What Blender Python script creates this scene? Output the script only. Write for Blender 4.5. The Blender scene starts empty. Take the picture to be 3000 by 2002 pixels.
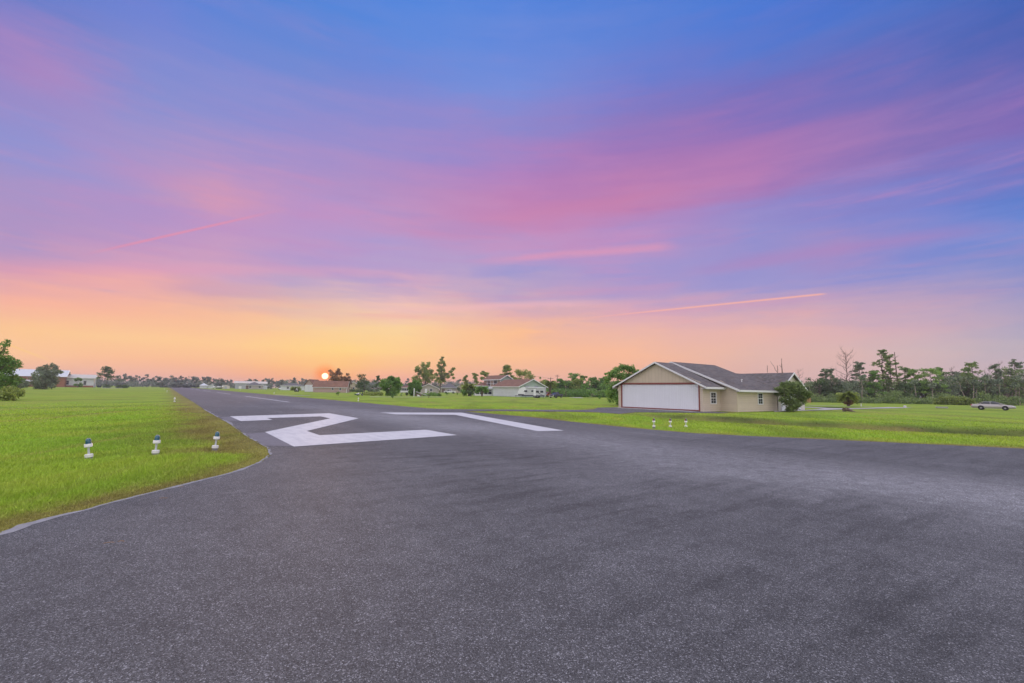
import bpy, bmesh, math, random
import numpy as np
from mathutils import Vector, Matrix
R = math.radians
scene = bpy.context.scene
col = scene.collection

# ---------------------------------------------------------------- camera
CAM_H, PITCH, ROLL, FPX = 1.712, R(6.02), R(.873), 1370.0
cam_d = bpy.data.cameras.new('camera')
cam_d.sensor_width = 36.0
cam_d.lens = FPX / 3000 * 36
cam_d.clip_start = .05
cam_d.clip_end = 9000
cam = bpy.data.objects.new('camera', cam_d)
col.objects.link(cam)
cam.matrix_world = Matrix.Translation((0, 0, CAM_H)) @ Matrix.Rotation(R(90) + PITCH, 4, 'X') @ Matrix.Rotation(ROLL, 4, 'Z')
scene.camera = cam
scene.view_settings.view_transform = 'Standard'
scene.view_settings.look = 'None'
scene.view_settings.exposure = 0.0
scene.view_settings.gamma = 1
scene.cycles.use_denoising = True

# ---------------------------------------------------------------- node helper
class NT:
    def __init__(s, tree):
        s.t = tree; s.n = tree.nodes; s.l = tree.links; s.n.clear()
    def node(s, typ, **kw):
        n = s.n.new(typ)
        for k, v in kw.items():
            setattr(n, k, v)
        return n
    def put(s, sock, v):
        if isinstance(v, bpy.types.NodeSocket): s.l.new(v, sock)
        elif v is not None:
            if isinstance(v, (tuple, list)) and len(v) == 3 and sock.type == 'RGBA': v = (*v, 1)
            sock.default_value = v
    def m(s, op, a, b=None, c=None, clamp=False):
        n = s.node('ShaderNodeMath', operation=op, use_clamp=clamp)
        s.put(n.inputs[0], a)
        if b is not None: s.put(n.inputs[1], b)
        if c is not None: s.put(n.inputs[2], c)
        return n.outputs[0]
    def mix(s, f, a, b, typ='MIX'):
        n = s.node('ShaderNodeMix', data_type='RGBA', blend_type=typ)
        s.put(n.inputs[0], f); s.put(n.inputs[6], a); s.put(n.inputs[7], b)
        return n.outputs[2]
    def noise(s, vec, scale, detail=3, rough=.5, out=0, dist=0):
        n = s.node('ShaderNodeTexNoise'); s.put(n.inputs['Vector'], vec)
        n.inputs['Scale'].default_value = scale; n.inputs['Detail'].default_value = detail
        n.inputs['Roughness'].default_value = rough; n.inputs['Distortion'].default_value = dist
        return n.outputs[out]
    def rng(s, v, a, b, c=0.0, d=1.0, smooth=True):
        n = s.node('ShaderNodeMapRange')
        if smooth: n.interpolation_type = 'SMOOTHSTEP'
        s.put(n.inputs[0], v)
        for i, q in enumerate((a, b, c, d)): n.inputs[i + 1].default_value = q
        return n.outputs[0]
    def mapping(s, vec, rot=(0, 0, 0), scale=(1, 1, 1), loc=(0, 0, 0)):
        n = s.node('ShaderNodeMapping'); s.put(n.inputs[0], vec)
        n.inputs['Rotation'].default_value = rot; n.inputs['Scale'].default_value = scale; n.inputs['Location'].default_value = loc
        return n.outputs[0]
    def dot(s, vec, k):
        n = s.node('ShaderNodeVectorMath', operation='DOT_PRODUCT'); s.put(n.inputs[0], vec); n.inputs[1].default_value = k
        return n.outputs['Value']

def lin(c):
    return tuple((v / 255 / 12.92 if v / 255 <= .04045 else ((v / 255 + .055) / 1.055) ** 2.4) for v in c)

# ---------------------------------------------------------------- sky (world): dusk gradient, cirrus and contrails by direction
SUN_DIR = Vector((-.3694, .929, .0236)).normalized()
SKY_AZ = [-54, -47, -40, -33, -26, -20, -14, -7, 0, 7, 14, 21, 28, 35, 42, 49, 55]
SKY = [
(-1, (240,174,157,236,170,158,236,171,158,239,169,151,243,164,134,245,161,123,239,167,147,235,169,154,228,170,160,229,171,159,228,171,160,225,172,164,218,173,172,214,176,177,206,175,181,195,171,184,187,167,184)),
(1, (243,183,156,245,185,154,245,181,154,246,178,147,248,172,127,250,170,116,246,171,144,240,177,152,232,174,157,236,176,155,235,176,155,230,176,161,221,175,168,216,179,176,208,178,180,193,171,183,181,167,186)),
(2.5, (245,188,154,255,199,150,254,192,148,252,190,145,253,191,130,253,192,123,251,189,141,247,186,148,243,183,152,243,182,152,244,182,152,235,180,159,223,178,168,218,181,176,208,180,181,190,173,184,177,166,187)),
(4.5, (244,187,155,254,200,146,254,203,148,255,202,147,255,208,139,255,212,135,255,208,142,254,198,146,255,194,145,250,188,150,250,188,153,239,185,161,227,183,171,222,183,177,207,181,184,183,173,189,168,163,191)),
(7, (231,173,165,248,180,158,249,185,154,247,190,155,249,200,154,248,208,156,251,211,155,251,199,154,252,192,145,243,185,158,237,184,167,232,180,172,232,181,172,218,176,181,198,169,188,168,159,193,153,154,195)),
(9.5, (202,157,182,216,157,181,232,168,175,212,163,179,212,176,183,229,189,182,239,194,182,232,186,176,227,175,175,220,173,178,220,169,184,206,166,189,191,160,192,190,161,192,180,158,193,146,147,200,134,144,199)),
(12, (172,148,194,172,148,197,208,157,189,214,165,189,187,164,199,199,169,197,214,173,193,202,170,194,189,164,197,187,160,197,180,156,200,171,154,202,158,150,205,154,146,203,134,142,206,123,139,203,116,137,202)),
(14.5, (169,146,195,175,146,196,182,148,198,199,155,194,187,156,200,180,157,204,182,159,204,180,159,203,160,153,206,172,153,203,163,150,205,159,148,205,152,145,204,162,140,197,128,137,206,102,134,210,101,130,204)),
(17, (158,146,199,165,147,200,175,146,200,190,149,197,185,150,201,179,152,204,177,154,205,184,153,201,188,153,200,185,149,199,189,148,197,167,146,201,147,143,205,141,138,204,120,132,206,95,125,203,96,122,200)),
(20, (141,143,206,145,146,209,174,148,200,210,152,183,185,147,199,190,147,197,195,147,193,195,144,191,200,141,187,193,141,190,178,141,197,168,138,197,150,136,200,136,131,200,123,125,198,117,117,192,107,113,190)),
(23, (148,137,200,152,141,202,162,147,203,187,149,196,179,146,198,178,144,197,181,141,194,188,138,189,190,133,185,189,131,184,190,130,180,178,127,183,171,123,183,151,120,185,135,115,184,130,107,181,110,105,183)),
(26.5, (142,129,197,168,135,194,135,143,208,148,144,206,157,143,204,160,142,202,165,140,200,170,135,196,176,130,191,170,125,187,160,119,185,157,117,183,150,115,184,137,113,184,119,109,182,96,102,180,84,100,180)),
(30, (98,123,201,109,128,203,124,137,209,126,140,210,133,140,208,137,139,207,141,138,206,143,137,205,142,135,203,143,129,198,141,121,191,132,116,189,119,112,189,107,111,189,93,108,188,70,99,180,62,97,180)),
(34, (92,124,207,101,127,209,109,131,211,107,135,212,111,137,211,117,136,211,121,137,212,120,141,215,118,142,217,118,135,211,115,127,206,107,122,203,95,120,203,86,116,200,76,111,195,62,104,190,53,100,188)),
(39, (79,123,212,82,125,213,83,128,213,84,130,214,87,133,215,90,135,217,94,137,219,99,138,219,103,137,218,99,134,216,94,130,213,85,126,212,73,121,212,64,116,210,55,111,205,47,106,201,40,102,199)),
(44, (63,122,216,64,123,217,65,125,218,67,127,219,68,129,220,70,130,221,72,131,221,73,130,220,73,129,219,72,127,217,69,124,215,63,120,214,55,117,214,46,113,212,40,109,211,40,105,208,40,102,207)),
]
ZEN = (1.55, 1.57, 1.72)      # bright sky added out of view, overhead and behind, to lift ground light
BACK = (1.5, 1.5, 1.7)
world = bpy.data.worlds.new('World')
scene.world = world
world.use_nodes = True
T = NT(world.node_tree)
geo = T.node('ShaderNodeTexCoord').outputs['Generated']
sep = T.node('ShaderNodeSeparateXYZ'); T.put(sep.inputs[0], geo)
# streaky warp: cirrus drawn out along a direction climbing to the right
st = T.mapping(geo, rot=(0, R(-14), 0), scale=(1.6, 1.2, 11))
w1 = T.noise(st, 1.3, 4, .55)
w2 = T.noise(T.mapping(geo, rot=(0, R(-9), 0), scale=(1.2, 1.2, 20)), 2.6, 4, .6)
w3 = T.noise(T.mapping(geo, rot=(0, R(-12), 0), scale=(3, 3, 12)), 3.2, 5, .6)
az = T.m('ARCTAN2', sep.outputs[0], sep.outputs[1])
el0 = T.m('ARCSINE', sep.outputs[2])
el0 = T.m('MULTIPLY', el0, 57.29578)
amp = T.rng(el0, 1.5, 16, .9, 6.5)
wsum = T.m('ADD', T.m('MULTIPLY', T.m('SUBTRACT', w1, .5), 1.0), T.m('MULTIPLY', T.m('SUBTRACT', w2, .5), .7))
wsum = T.m('ADD', wsum, T.m('MULTIPLY', T.m('SUBTRACT', w3, .5), .45))
el = T.m('ADD', el0, T.m('MULTIPLY', wsum, amp))
azf = T.m('ADD', T.m('DIVIDE', T.m('ADD', az, T.m('MULTIPLY', T.m('SUBTRACT', w3, .5), .12)), 2 * math.pi), .5)
prev = None
for i, (e, hx) in enumerate(SKY):
    cr = T.node('ShaderNodeValToRGB'); T.put(cr.inputs[0], azf)
    cr.color_ramp.interpolation = 'LINEAR'
    els = cr.color_ramp.elements
    stops = [(a / 360 + .5, lin(hx[3 * k:3 * k + 3])) for k, a in enumerate(SKY_AZ)]
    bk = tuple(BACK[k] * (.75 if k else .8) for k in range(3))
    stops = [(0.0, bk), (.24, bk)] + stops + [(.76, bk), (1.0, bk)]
    while len(els) > 1: els.remove(els[-1])
    els[0].position = 0; els[0].color = (*stops[0][1], 1)
    for p, c in stops[1:]:
        q = els.new(p); q.color = (*c, 1)
    if prev is None: prev = cr.outputs[0]
    else:
        prev = T.mix(T.rng(el, SKY[i - 1][0], e, smooth=False), prev, cr.outputs[0])
c = prev
# loose wisps of cirrus
wn1 = T.noise(T.mapping(geo, rot=(0, R(-11), 0), scale=(1.5, 1.5, 13)), 2.1, 6, .62, dist=.25)
wn2 = T.noise(T.mapping(geo, rot=(0, R(-7), 0), scale=(1.1, 1.1, 9), loc=(4, 2, 7)), 2.4, 6, .6, dist=.3)
band = T.m('MULTIPLY', T.rng(el0, 4.5, 9), T.rng(el0, 18, 28, 1, .2))
warmc = T.mix(T.rng(el0, 6, 15), (.92, .42, .34, 1), (*lin((206, 140, 186)), 1))
c = T.mix(T.m('MULTIPLY', T.m('MULTIPLY', T.rng(wn1, .48, .74), band), .36), c, warmc)
c = T.mix(T.m('MULTIPLY', T.m('MULTIPLY', T.rng(wn2, .50, .72), band), .30), c, lin((146, 150, 210)))

def arc(c, d1, d2, width, colr, amount, soft=.25, noise=None, fade=(.15, .15)):
    """a streak along the great circle through directions d1 and d2"""
    a, b = Vector(d1).normalized(), Vector(d2).normalized()
    n = a.cross(b).normalized(); t = (b - a * a.dot(b)).normalized(); ang = a.angle(b)
    dn = T.dot(geo, n); da = T.dot(geo, a); dt = T.dot(geo, t)
    s = T.m('DIVIDE', T.m('ARCTAN2', dt, da), ang)
    if noise is not None: dn = T.m('ADD', dn, T.m('MULTIPLY', T.m('SUBTRACT', noise, .5), width * 1.2))
    m = T.rng(T.m('ABSOLUTE', dn), width * soft, width, 1, 0)
    m = T.m('MULTIPLY', m, T.rng(s, 0, fade[0]))
    m = T.m('MULTIPLY', m, T.rng(s, 1 - fade[1], 1, 1, 0))
    m = T.m('MULTIPLY', m, amount)
    return T.mix(m, c, lin(colr))
def pdir(az_, el_):
    return (math.sin(R(az_)) * math.cos(R(el_)), math.cos(R(az_)) * math.cos(R(el_)), math.sin(R(el_)))
c = arc(c, (-.30, .92, .30), (.70, .60, .40), .075, (190, 122, 174), .34, 0, w3, (.3, .35))
c = arc(c, (-.12, .92, .325), (.45, .80, .385), .034, (208, 128, 164), .30, 0, w3, (.35, .4))
c = arc(c, (-.12, .955, .262), (.335, .895, .291), .013, (224, 152, 182), .6, 0, w3, (.4, .12))
c = arc(c, (-.75, .62, .16), (-.1, .955, .24), .016, (228, 158, 184), .32, 0, w3, (.3, .3))
c = arc(c, (.15, .975, .155), (.62, .765, .172), .014, (214, 160, 182), .5, 0, w2, (.3, .3))
c = arc(c, (-.3, .94, .155), (.25, .955, .19), .012, (240, 186, 190), .5, 0, w3, (.3, .3))
c = arc(c, (.30, .93, .235), (.75, .62, .25), .02, (176, 134, 190), .5, 0, w2, (.3, .3))
c = arc(c, (-.6845, .7031, .1925), (-.4079, .8479, .3386), .0035, (232, 142, 166), .6, .1, None, (.3, .45))
c = arc(c, (.0431, .9887, .1438), (.5583, .8101, .1793), .0028, (242, 178, 168), .9, .1, None, (.6, .03))
c = arc(c, (-.7383, .6718, .06), (-.6928, .7206, .0289), .0026, (255, 206, 126), .5, .1, None, (.1, .5))
# overhead and behind
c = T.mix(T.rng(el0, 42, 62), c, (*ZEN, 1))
# the low sun
sd = T.m('ARCCOSINE', T.m('MINIMUM', T.dot(geo, SUN_DIR), 1.0))
c = T.mix(T.m('MULTIPLY', T.rng(sd, .0, .11, 1, 0), .22), c, (1.0, .60, .22, 1))
c = T.mix(T.m('MULTIPLY', T.rng(sd, .005, .030, 1, 0), .95), c, (1.05, .28, .05, 1))
c = T.mix(T.rng(sd, .0048, .0068, 1, 0), c, (2.4, 1.9, 1.1, 1))
# physical sky adds a little of its own blue light
nish = T.node('ShaderNodeTexSky'); nish.sky_type = 'NISHITA'; nish.sun_disc = False
nish.sun_elevation = R(1.4); nish.sun_rotation = math.atan2(SUN_DIR.x, SUN_DIR.y)
bg = T.node('ShaderNodeBackground'); T.put(bg.inputs[0], c); bg.inputs[1].default_value = 1
bg2 = T.node('ShaderNodeBackground'); T.put(bg2.inputs[0], nish.outputs[0]); bg2.inputs[1].default_value = .002
ad = T.node('ShaderNodeAddShader'); T.l.new(bg.outputs[0], ad.inputs[0]); T.l.new(bg2.outputs[0], ad.inputs[1])
T.l.new(ad.outputs[0], T.node('ShaderNodeOutputWorld').inputs[0])

sun_l = bpy.data.lights.new('sun', 'SUN'); sun_l.energy = 1.0; sun_l.angle = R(.8); sun_l.color = (1, .55, .28)
sun = bpy.data.objects.new('sun', sun_l); col.objects.link(sun)
sun.rotation_euler = (-SUN_DIR).to_track_quat('-Z', 'Y').to_euler()

# ---------------------------------------------------------------- view geometry: where a point seen in the photograph stands on the ground
def ray(px, py):
    x = (px - 1500) / FPX; y = -(py - 1001) / FPX
    c_, s_ = math.cos(ROLL), math.sin(ROLL)
    xr = c_ * x - s_ * y; yr = s_ * x + c_ * y
    return Vector((xr, math.cos(PITCH) - yr * math.sin(PITCH), math.sin(PITCH) + yr * math.cos(PITCH)))
def G(px, py, z=0.0):
    d = ray(px, py); t = (z - CAM_H) / d.z
    return Vector((d.x * t, d.y * t, z))
def hzy(px):
    a, b = 1000.0, 1300.0
    for _ in range(30):
        m_ = (a + b) / 2
        if ray(px, m_).z > 0: a = m_
        else: b = m_
    return a
def Dp(px, dist):
    """ground point at a distance in the direction of column px"""
    d = ray(px, hzy(px)); d.z = 0; d.normalize()
    return Vector((d.x * dist, d.y * dist, 0))
def zat(p, py):
    """height of picture row py above ground point p"""
    dist = math.hypot(p.x, p.y)
    az_ = math.atan2(p.x, p.y); lo, hi = -5.0, 60.0
    for _ in range(40):
        m_ = (lo + hi) / 2
        P = Vector((p.x, p.y, m_ - CAM_H))
        yc = -P.y * math.sin(PITCH) + P.z * math.cos(PITCH); zc = P.y * math.cos(PITCH) + P.z * math.sin(PITCH)
        xr, yr = P.x / zc, yc / zc
        if 1001 - FPX * (-math.sin(ROLL) * xr + math.cos(ROLL) * yr) > py: lo = m_
        else: hi = m_
    return lo
def along(p, ang, px):
    """distance from p along heading ang to picture column px"""
    r = ray(px, 1150); d = (math.cos(ang), math.sin(ang))
    det = r.x * -d[1] + d[0] * r.y
    t = (p.x * -d[1] + d[0] * p.y) / det
    q = Vector((r.x * t, r.y * t)); return (q.x - p.x) * d[0] + (q.y - p.y) * d[1]

# ---------------------------------------------------------------- object helpers
def tag(o, label=None, cat=None, group=None, kind=None):
    if label: o['label'] = label
    if cat: o['category'] = cat
    if group: o['group'] = group
    if kind: o['kind'] = kind
    return o
def empty(name, loc, rz=0.0, label=None, cat=None, group=None):
    o = bpy.data.objects.new(name, None); col.objects.link(o)
    o.location = loc; o.rotation_euler = (0, 0, rz)
    return tag(o, label, cat, group)
def link(name, me, parent=None, loc=None):
    o = bpy.data.objects.new(name, me); col.objects.link(o)
    if parent: o.parent = parent
    if loc is not None: o.location = loc
    return o
def copy_tree(o, parent=None):
    c_ = o.copy(); col.objects.link(c_)
    if parent: c_.parent = parent
    for ch in o.children: copy_tree(ch, c_)
    return c_

class MB:
    def __init__(s): s.v = []; s.f = []; s.sm = []
    def add(s, vs, fs, smooth=False):
        b = len(s.v); s.v += [tuple(x) for x in vs]; s.f += [tuple(i + b for i in f) for f in fs]; s.sm += [smooth] * len(fs); return s
    def box(s, x0, x1, y0, y1, z0, z1):
        return s.add([(x0, y0, z0), (x1, y0, z0), (x1, y1, z0), (x0, y1, z0), (x0, y0, z1), (x1, y0, z1), (x1, y1, z1), (x0, y1, z1)],
                     [(3, 2, 1, 0), (4, 5, 6, 7), (0, 1, 5, 4), (1, 2, 6, 5), (2, 3, 7, 6), (3, 0, 4, 7)])
    def quad(s, *p): return s.add(p, [tuple(range(len(p)))])
    def slab(s, pts, n, th):
        """flat polygon pts given thickness th along n"""
        n = Vector(n).normalized() * th; k = len(pts)
        vs = [Vector(p) for p in pts] + [Vector(p) + n for p in pts]
        fs = [tuple(range(k))[::-1], tuple(range(k, 2 * k))] + [(i, (i + 1) % k, (i + 1) % k + k, i + k) for i in range(k)]
        return s.add(vs, fs)
    def bar(s, a, b, w, h=None, up=(0, 0, 1)):
        a, b = Vector(a), Vector(b); h = h or w; d = (b - a).normalized()
        x = d.cross(Vector(up));
        if x.length < 1e-4: x = d.cross(Vector((1, 0, 0)))
        x.normalize(); y = x.cross(d)
        x *= w / 2; y *= h / 2
        vs = [a - x - y, a + x - y, a + x + y, a - x + y, b - x - y, b + x - y, b + x + y, b - x + y]
        return s.add(vs, [(3, 2, 1, 0), (4, 5, 6, 7), (0, 1, 5, 4), (1, 2, 6, 5), (2, 3, 7, 6), (3, 0, 4, 7)])
    def tube(s, pts, rad, n=7, cap=True):
        pts = [Vector(p) for p in pts]; vs = []; fs = []
        for i, p in enumerate(pts):
            d = (pts[min(i + 1, len(pts) - 1)] - pts[max(i - 1, 0)]).normalized()
            x = d.cross(Vector((0, 0, 1)))
            if x.length < 1e-3: x = Vector((1, 0, 0))
            x.normalize(); y = d.cross(x)
            r_ = rad[i] if isinstance(rad, (list, tuple)) else rad
            for k in range(n):
                a = 2 * math.pi * k / n; vs.append(p + x * math.cos(a) * r_ + y * math.sin(a) * r_)
            if i:
                b = (i - 1) * n
                for k in range(n): fs.append((b + k, b + (k + 1) % n, b + n + (k + 1) % n, b + n + k))
        if cap: fs += [tuple(range(n))[::-1], tuple(range(len(vs) - n, len(vs)))]
        return s.add(vs, fs, True)
    def lathe(s, prof, n=20, c=(0, 0, 0), axis='z'):
        vs = []; fs = []
        for i, (r_, z) in enumerate(prof):
            for k in range(n):
                a = 2 * math.pi * k / n
                p = (r_ * math.cos(a), r_ * math.sin(a), z)
                if axis == 'y': p = (p[0], p[2], p[1])
                vs.append((p[0] + c[0], p[1] + c[1], p[2] + c[2]))
            if i:
                b = (i - 1) * n
                for k in range(n): fs.append((b + k, b + (k + 1) % n, b + n + (k + 1) % n, b + n + k))
        fs += [tuple(range(n))[::-1], tuple(range(len(vs) - n, len(vs)))]
        return s.add(vs, fs, True)
    def extrude(s, prof, y0, y1):
        """closed profile in x,z pulled from y0 to y1"""
        k = len(prof)
        vs = [(x, y0, z) for x, z in prof] + [(x, y1, z) for x, z in prof]
        return s.add(vs, [tuple(range(k)), tuple(range(k, 2 * k))[::-1]] + [(i, i + k, (i + 1) % k + k, (i + 1) % k) for i in range(k)])
    def build(s, name, mat, parent=None, bevel=0, loc=None, smooth=None):
        me = bpy.data.meshes.new(name); me.from_pydata(s.v, [], s.f); 
        bm = bmesh.new(); bm.from_mesh(me); bmesh.ops.recalc_face_normals(bm, faces=bm.faces)
        for f, q in zip(bm.faces, s.sm): f.smooth = q if smooth is None else smooth
        bm.to_mesh(me); bm.free()
        me.materials.append(mat)
        o = link(name, me, parent, loc)
        if bevel:
            m_ = o.modifiers.new('bevel', 'BEVEL'); m_.width = bevel; m_.segments = 2; m_.limit_method = 'ANGLE'
        if any(s.sm) and smooth is None:
            try: me.set_sharp_from_angle(angle=R(35))
            except Exception: pass
        return o

# ---------------------------------------------------------------- materials
def material(name):
    m_ = bpy.data.materials.new(name); m_.use_nodes = True
    return m_, NT(m_.node_tree)
def finish(t, colr, rough=.7, spec=.3, bump=None, bstr=.3, bdist=.02, metal=0, trans=None, coat=0):
    b = t.node('ShaderNodeBsdfPrincipled')
    t.put(b.inputs['Base Color'], colr); t.put(b.inputs['Roughness'], rough); t.put(b.inputs['Specular IOR Level'], spec)
    t.put(b.inputs['Metallic'], metal)
    if coat: b.inputs['Coat Weight'].default_value = coat
    if bump is not None:
        bn = t.node('ShaderNodeBump'); bn.inputs['Strength'].default_value = bstr; bn.inputs['Distance'].default_value = bdist
        t.put(bn.inputs['Height'], bump); t.l.new(bn.outputs[0], b.inputs['Normal'])
    out = b.outputs[0]
    if trans:
        tr = t.node('ShaderNodeBsdfTranslucent'); t.put(tr.inputs[0], colr)
        mx = t.node('ShaderNodeMixShader'); mx.inputs[0].default_value = trans
        t.l.new(b.outputs[0], mx.inputs[1]); t.l.new(tr.outputs[0], mx.inputs[2]); out = mx.outputs[0]
    t.l.new(out, t.node('ShaderNodeOutputMaterial').inputs[0])
def plain(name, c_, rough=.6, spec=.4, var=.06, scale=3, metal=0, coat=0, bump=0):
    m_, t = material(name)
    o = t.node('ShaderNodeTexCoord').outputs['Object']
    n = t.noise(o, scale, 4, .6)
    n2 = t.noise(o, scale * 9, 2)
    f = t.m('ADD', t.m('MULTIPLY', t.m('SUBTRACT', n, .5), var * 4), 1.0)
    f = t.m('ADD', f, t.m('MULTIPLY', t.m('SUBTRACT', n2, .5), var * 2))
    k = t.node('ShaderNodeVectorMath', operation='SCALE'); k.inputs[0].default_value = c_; t.put(k.inputs[3], f)
    finish(t, k.outputs[0], rough, spec, n2 if bump else None, .4, bump, metal, None, coat)
    return m_
def siding(name, c_, pitch=.18, vertical=False, depth=.012, rough=.65, weather=.08):
    """horizontal lap boards, or vertical ribs/boards"""
    m_, t = material(name)
    o = t.node('ShaderNodeTexCoord').outputs['Object']
    sp = t.node('ShaderNodeSeparateXYZ'); t.put(sp.inputs[0], o)
    a = t.m('ADD', sp.outputs[0], sp.outputs[1]) if vertical else sp.outputs[2]
    fr = t.m('FRACT', t.m('DIVIDE', a, pitch))
    idn = t.m('FLOOR', t.m('DIVIDE', a, pitch))
    n = t.noise(o, .8, 4, .6)
    wn = t.node('ShaderNodeTexWhiteNoise', noise_dimensions='1D'); t.put(wn.inputs['W'], idn)
    f = t.m('ADD', 1.0, t.m('MULTIPLY', t.m('SUBTRACT', n, .5), weather * 3))
    f = t.m('ADD', f, t.m('MULTIPLY', t.m('SUBTRACT', wn.outputs[0], .5), weather * .6))
    gap = t.rng(fr, 0, .07, .62, 1)
    f = t.m('MULTIPLY', f, gap)
    k = t.node('ShaderNodeVectorMath', operation='SCALE'); k.inputs[0].default_value = c_; t.put(k.inputs[3], f)
    finish(t, k.outputs[0], rough, .3, t.m('SUBTRACT', 1, fr) if not vertical else t.rng(t.m('ABSOLUTE', t.m('SUBTRACT', fr, .5)), .3, .5), 1.0, depth)
    return m_
def shingles(name, c_):
    m_, t = material(name)
    o = t.node('ShaderNodeTexCoord').outputs['Object']
    v = t.node('ShaderNodeTexVoronoi'); t.put(v.inputs['Vector'], t.mapping(o, scale=(3.2, 3.2, 7))); v.inputs['Scale'].default_value = 1
    n = t.noise(o, .5, 4, .6); n2 = t.noise(o, 30, 2)
    hs = t.node('ShaderNodeSeparateColor'); t.put(hs.inputs[0], v.outputs['Color'])
    f = t.m('ADD', .62, t.m('MULTIPLY', hs.outputs[0], .5))
    f = t.m('ADD', f, t.m('MULTIPLY', t.m('SUBTRACT', n, .5), .5)); f = t.m('ADD', f, t.m('MULTIPLY', n2, .25))
    k = t.node('ShaderNodeVectorMath', operation='SCALE'); k.inputs[0].default_value = c_; t.put(k.inputs[3], f)
    c2 = t.mix(t.rng(hs.outputs[1], .75, .9, 0, .35), k.outputs[0], (c_[0] * 1.25, c_[1] * .95, c_[2] * .7))
    finish(t, c2, .85, .2, n2, .5, .01)
    return m_
def glass(name, c_=(.02, .025, .03)):
    m_, t = material(name)
    n = t.noise(t.node('ShaderNodeTexCoord').outputs['Object'], .9, 2)
    finish(t, t.mix(n, c_, tuple(x * 2.4 for x in c_)), .08, .7)
    return m_
def leafmat(name, c_, dark=.5, trans=.4, warm=(1.25, 1.1, .6)):
    m_, t = material(name)
    at = t.node('ShaderNodeAttribute', attribute_name='tint').outputs['Fac']
    p = t.node('ShaderNodeTexCoord').outputs['Object']
    n = t.noise(p, .9, 3, .6)
    oi = t.node('ShaderNodeObjectInfo').outputs['Random']
    f = t.m('ADD', dark, t.m('MULTIPLY', at, 1.0))
    f = t.m('MULTIPLY', f, t.m('ADD', .7, t.m('MULTIPLY', n, .6)))
    f = t.m('MULTIPLY', f, t.m('ADD', .85, t.m('MULTIPLY', oi, .3)))
    k = t.node('ShaderNodeVectorMath', operation='SCALE'); k.inputs[0].default_value = c_; t.put(k.inputs[3], f)
    c2 = t.mix(t.rng(t.m('ADD', at, t.m('MULTIPLY', n, .5)), .8, 1.3, 0, .7), k.outputs[0], tuple(a * b for a, b in zip(c_, warm)))
    finish(t, c2, .55, .35, trans=trans)
    return m_
M = {}
M['bark'] = plain('bark', (.16, .12, .10), .9, .2, .12, 6)
M['bark_pale'] = plain('bark_pale', (.34, .28, .23), .9, .2, .12, 6)
M['deadwood'] = plain('deadwood', (.17, .125, .105), .9, .2, .15, 5)
M['leaf'] = leafmat('leaf_green', (0.180, 0.314, 0.079))
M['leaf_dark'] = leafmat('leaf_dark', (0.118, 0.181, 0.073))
M['leaf_grey'] = leafmat('leaf_grey', (0.221, 0.272, 0.177))
M['leaf_bright'] = leafmat('leaf_bright', (0.255, 0.390, 0.095))
M['leaf_olive'] = leafmat('leaf_olive', (0.273, 0.336, 0.088))
M['leaf_wood'] = leafmat('leaf_wood', (0.220, 0.296, 0.112))
M['leaf_far'] = leafmat('leaf_far', (0.194, 0.226, 0.188))  # pale grey of distant haze mixed into the leaf colour
M['leaf_red'] = leafmat('leaf_sun_russet', (0.281, 0.167, 0.091))  # red leaf; on the two oaks the sun's glow is put into the colour
M['trim'] = plain('white_trim', (.72, .72, .72), .5, .4, .03)
M['pvc'] = plain('white_pipe', (.78, .77, .74), .35, .5, .05, 9)
M['concrete'] = plain('concrete', (.36, .35, .33), .9, .2, .12, 5, bump=.004)
M['concrete_base'] = plain('concrete_base', (.22, .22, .23), .9, .2, .12, 14)
M['glass'] = glass('window_glass')
M['glass_car'] = glass('car_glass', (.015, .017, .022))
M['tyre'] = plain('tyre_rubber', (.02, .02, .02), .85, .3, .1)
M['rim'] = plain('wheel_metal', (.6, .6, .6), .45, .6, .05, metal=.15)
M['red_frame'] = plain('red_frame', (.22, .06, .05), .55, .4, .08)
M['tan'] = siding('tan_lap_siding', (.58, .495, .39), .19)
M['tan_v'] = siding('tan_board', (.55, .47, .35), .42, True)
M['white_rib'] = siding('white_ribbed_metal', (.70, .72, .75), .21, True, .02, .4, .04)
M['roof'] = shingles('brown_shingle', (.128, .115, .114))
M['roof_brown'] = shingles('russet_shingle', (.20, .115, .085))
M['roof_grey'] = shingles('grey_shingle', (.13, .125, .13))
M['metal_roof'] = siding('pale_metal_roof', (.62, .64, .66), .4, True, .02, .35, .06)
M['metal_roof_cream'] = siding('cream_metal_roof', (.62, .58, .48), .4, True, .02, .35, .06)
M['tan_trim'] = plain('tan_trim', (.57, .49, .37), .6)
M['cream'] = plain('cream_siding', (.56, .53, .47), .6)
M['curtain'] = plain('curtain', (.30, .22, .17), .8)
M['concrete_pvc'] = plain('grey_pipe', (.55, .57, .58), .4)
M['straw_wood'] = plain('straw_wood', (.38, .22, .10), .85)
M['black'] = plain('black_plastic', (.015, .015, .016), .5, .4)

# value noise in numpy for ground shape and placement
_rs = np.random.RandomState(7)
_lat = _rs.rand(256, 256)
def vnoise(x, y):
    x = np.asarray(x, float); y = np.asarray(y, float)
    xi = np.floor(x).astype(int); yi = np.floor(y).astype(int); fx = x - xi; fy = y - yi
    fx = fx * fx * (3 - 2 * fx); fy = fy * fy * (3 - 2 * fy)
    g = lambda a, b: _lat[a % 256, b % 256]
    return (g(xi, yi) * (1 - fx) + g(xi + 1, yi) * fx) * (1 - fy) + (g(xi, yi + 1) * (1 - fx) + g(xi + 1, yi + 1) * fx) * fy
def sstep(x, a, b):
    t_ = np.clip((x - a) / (b - a), 0, 1); return t_ * t_ * (3 - 2 * t_)

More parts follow.
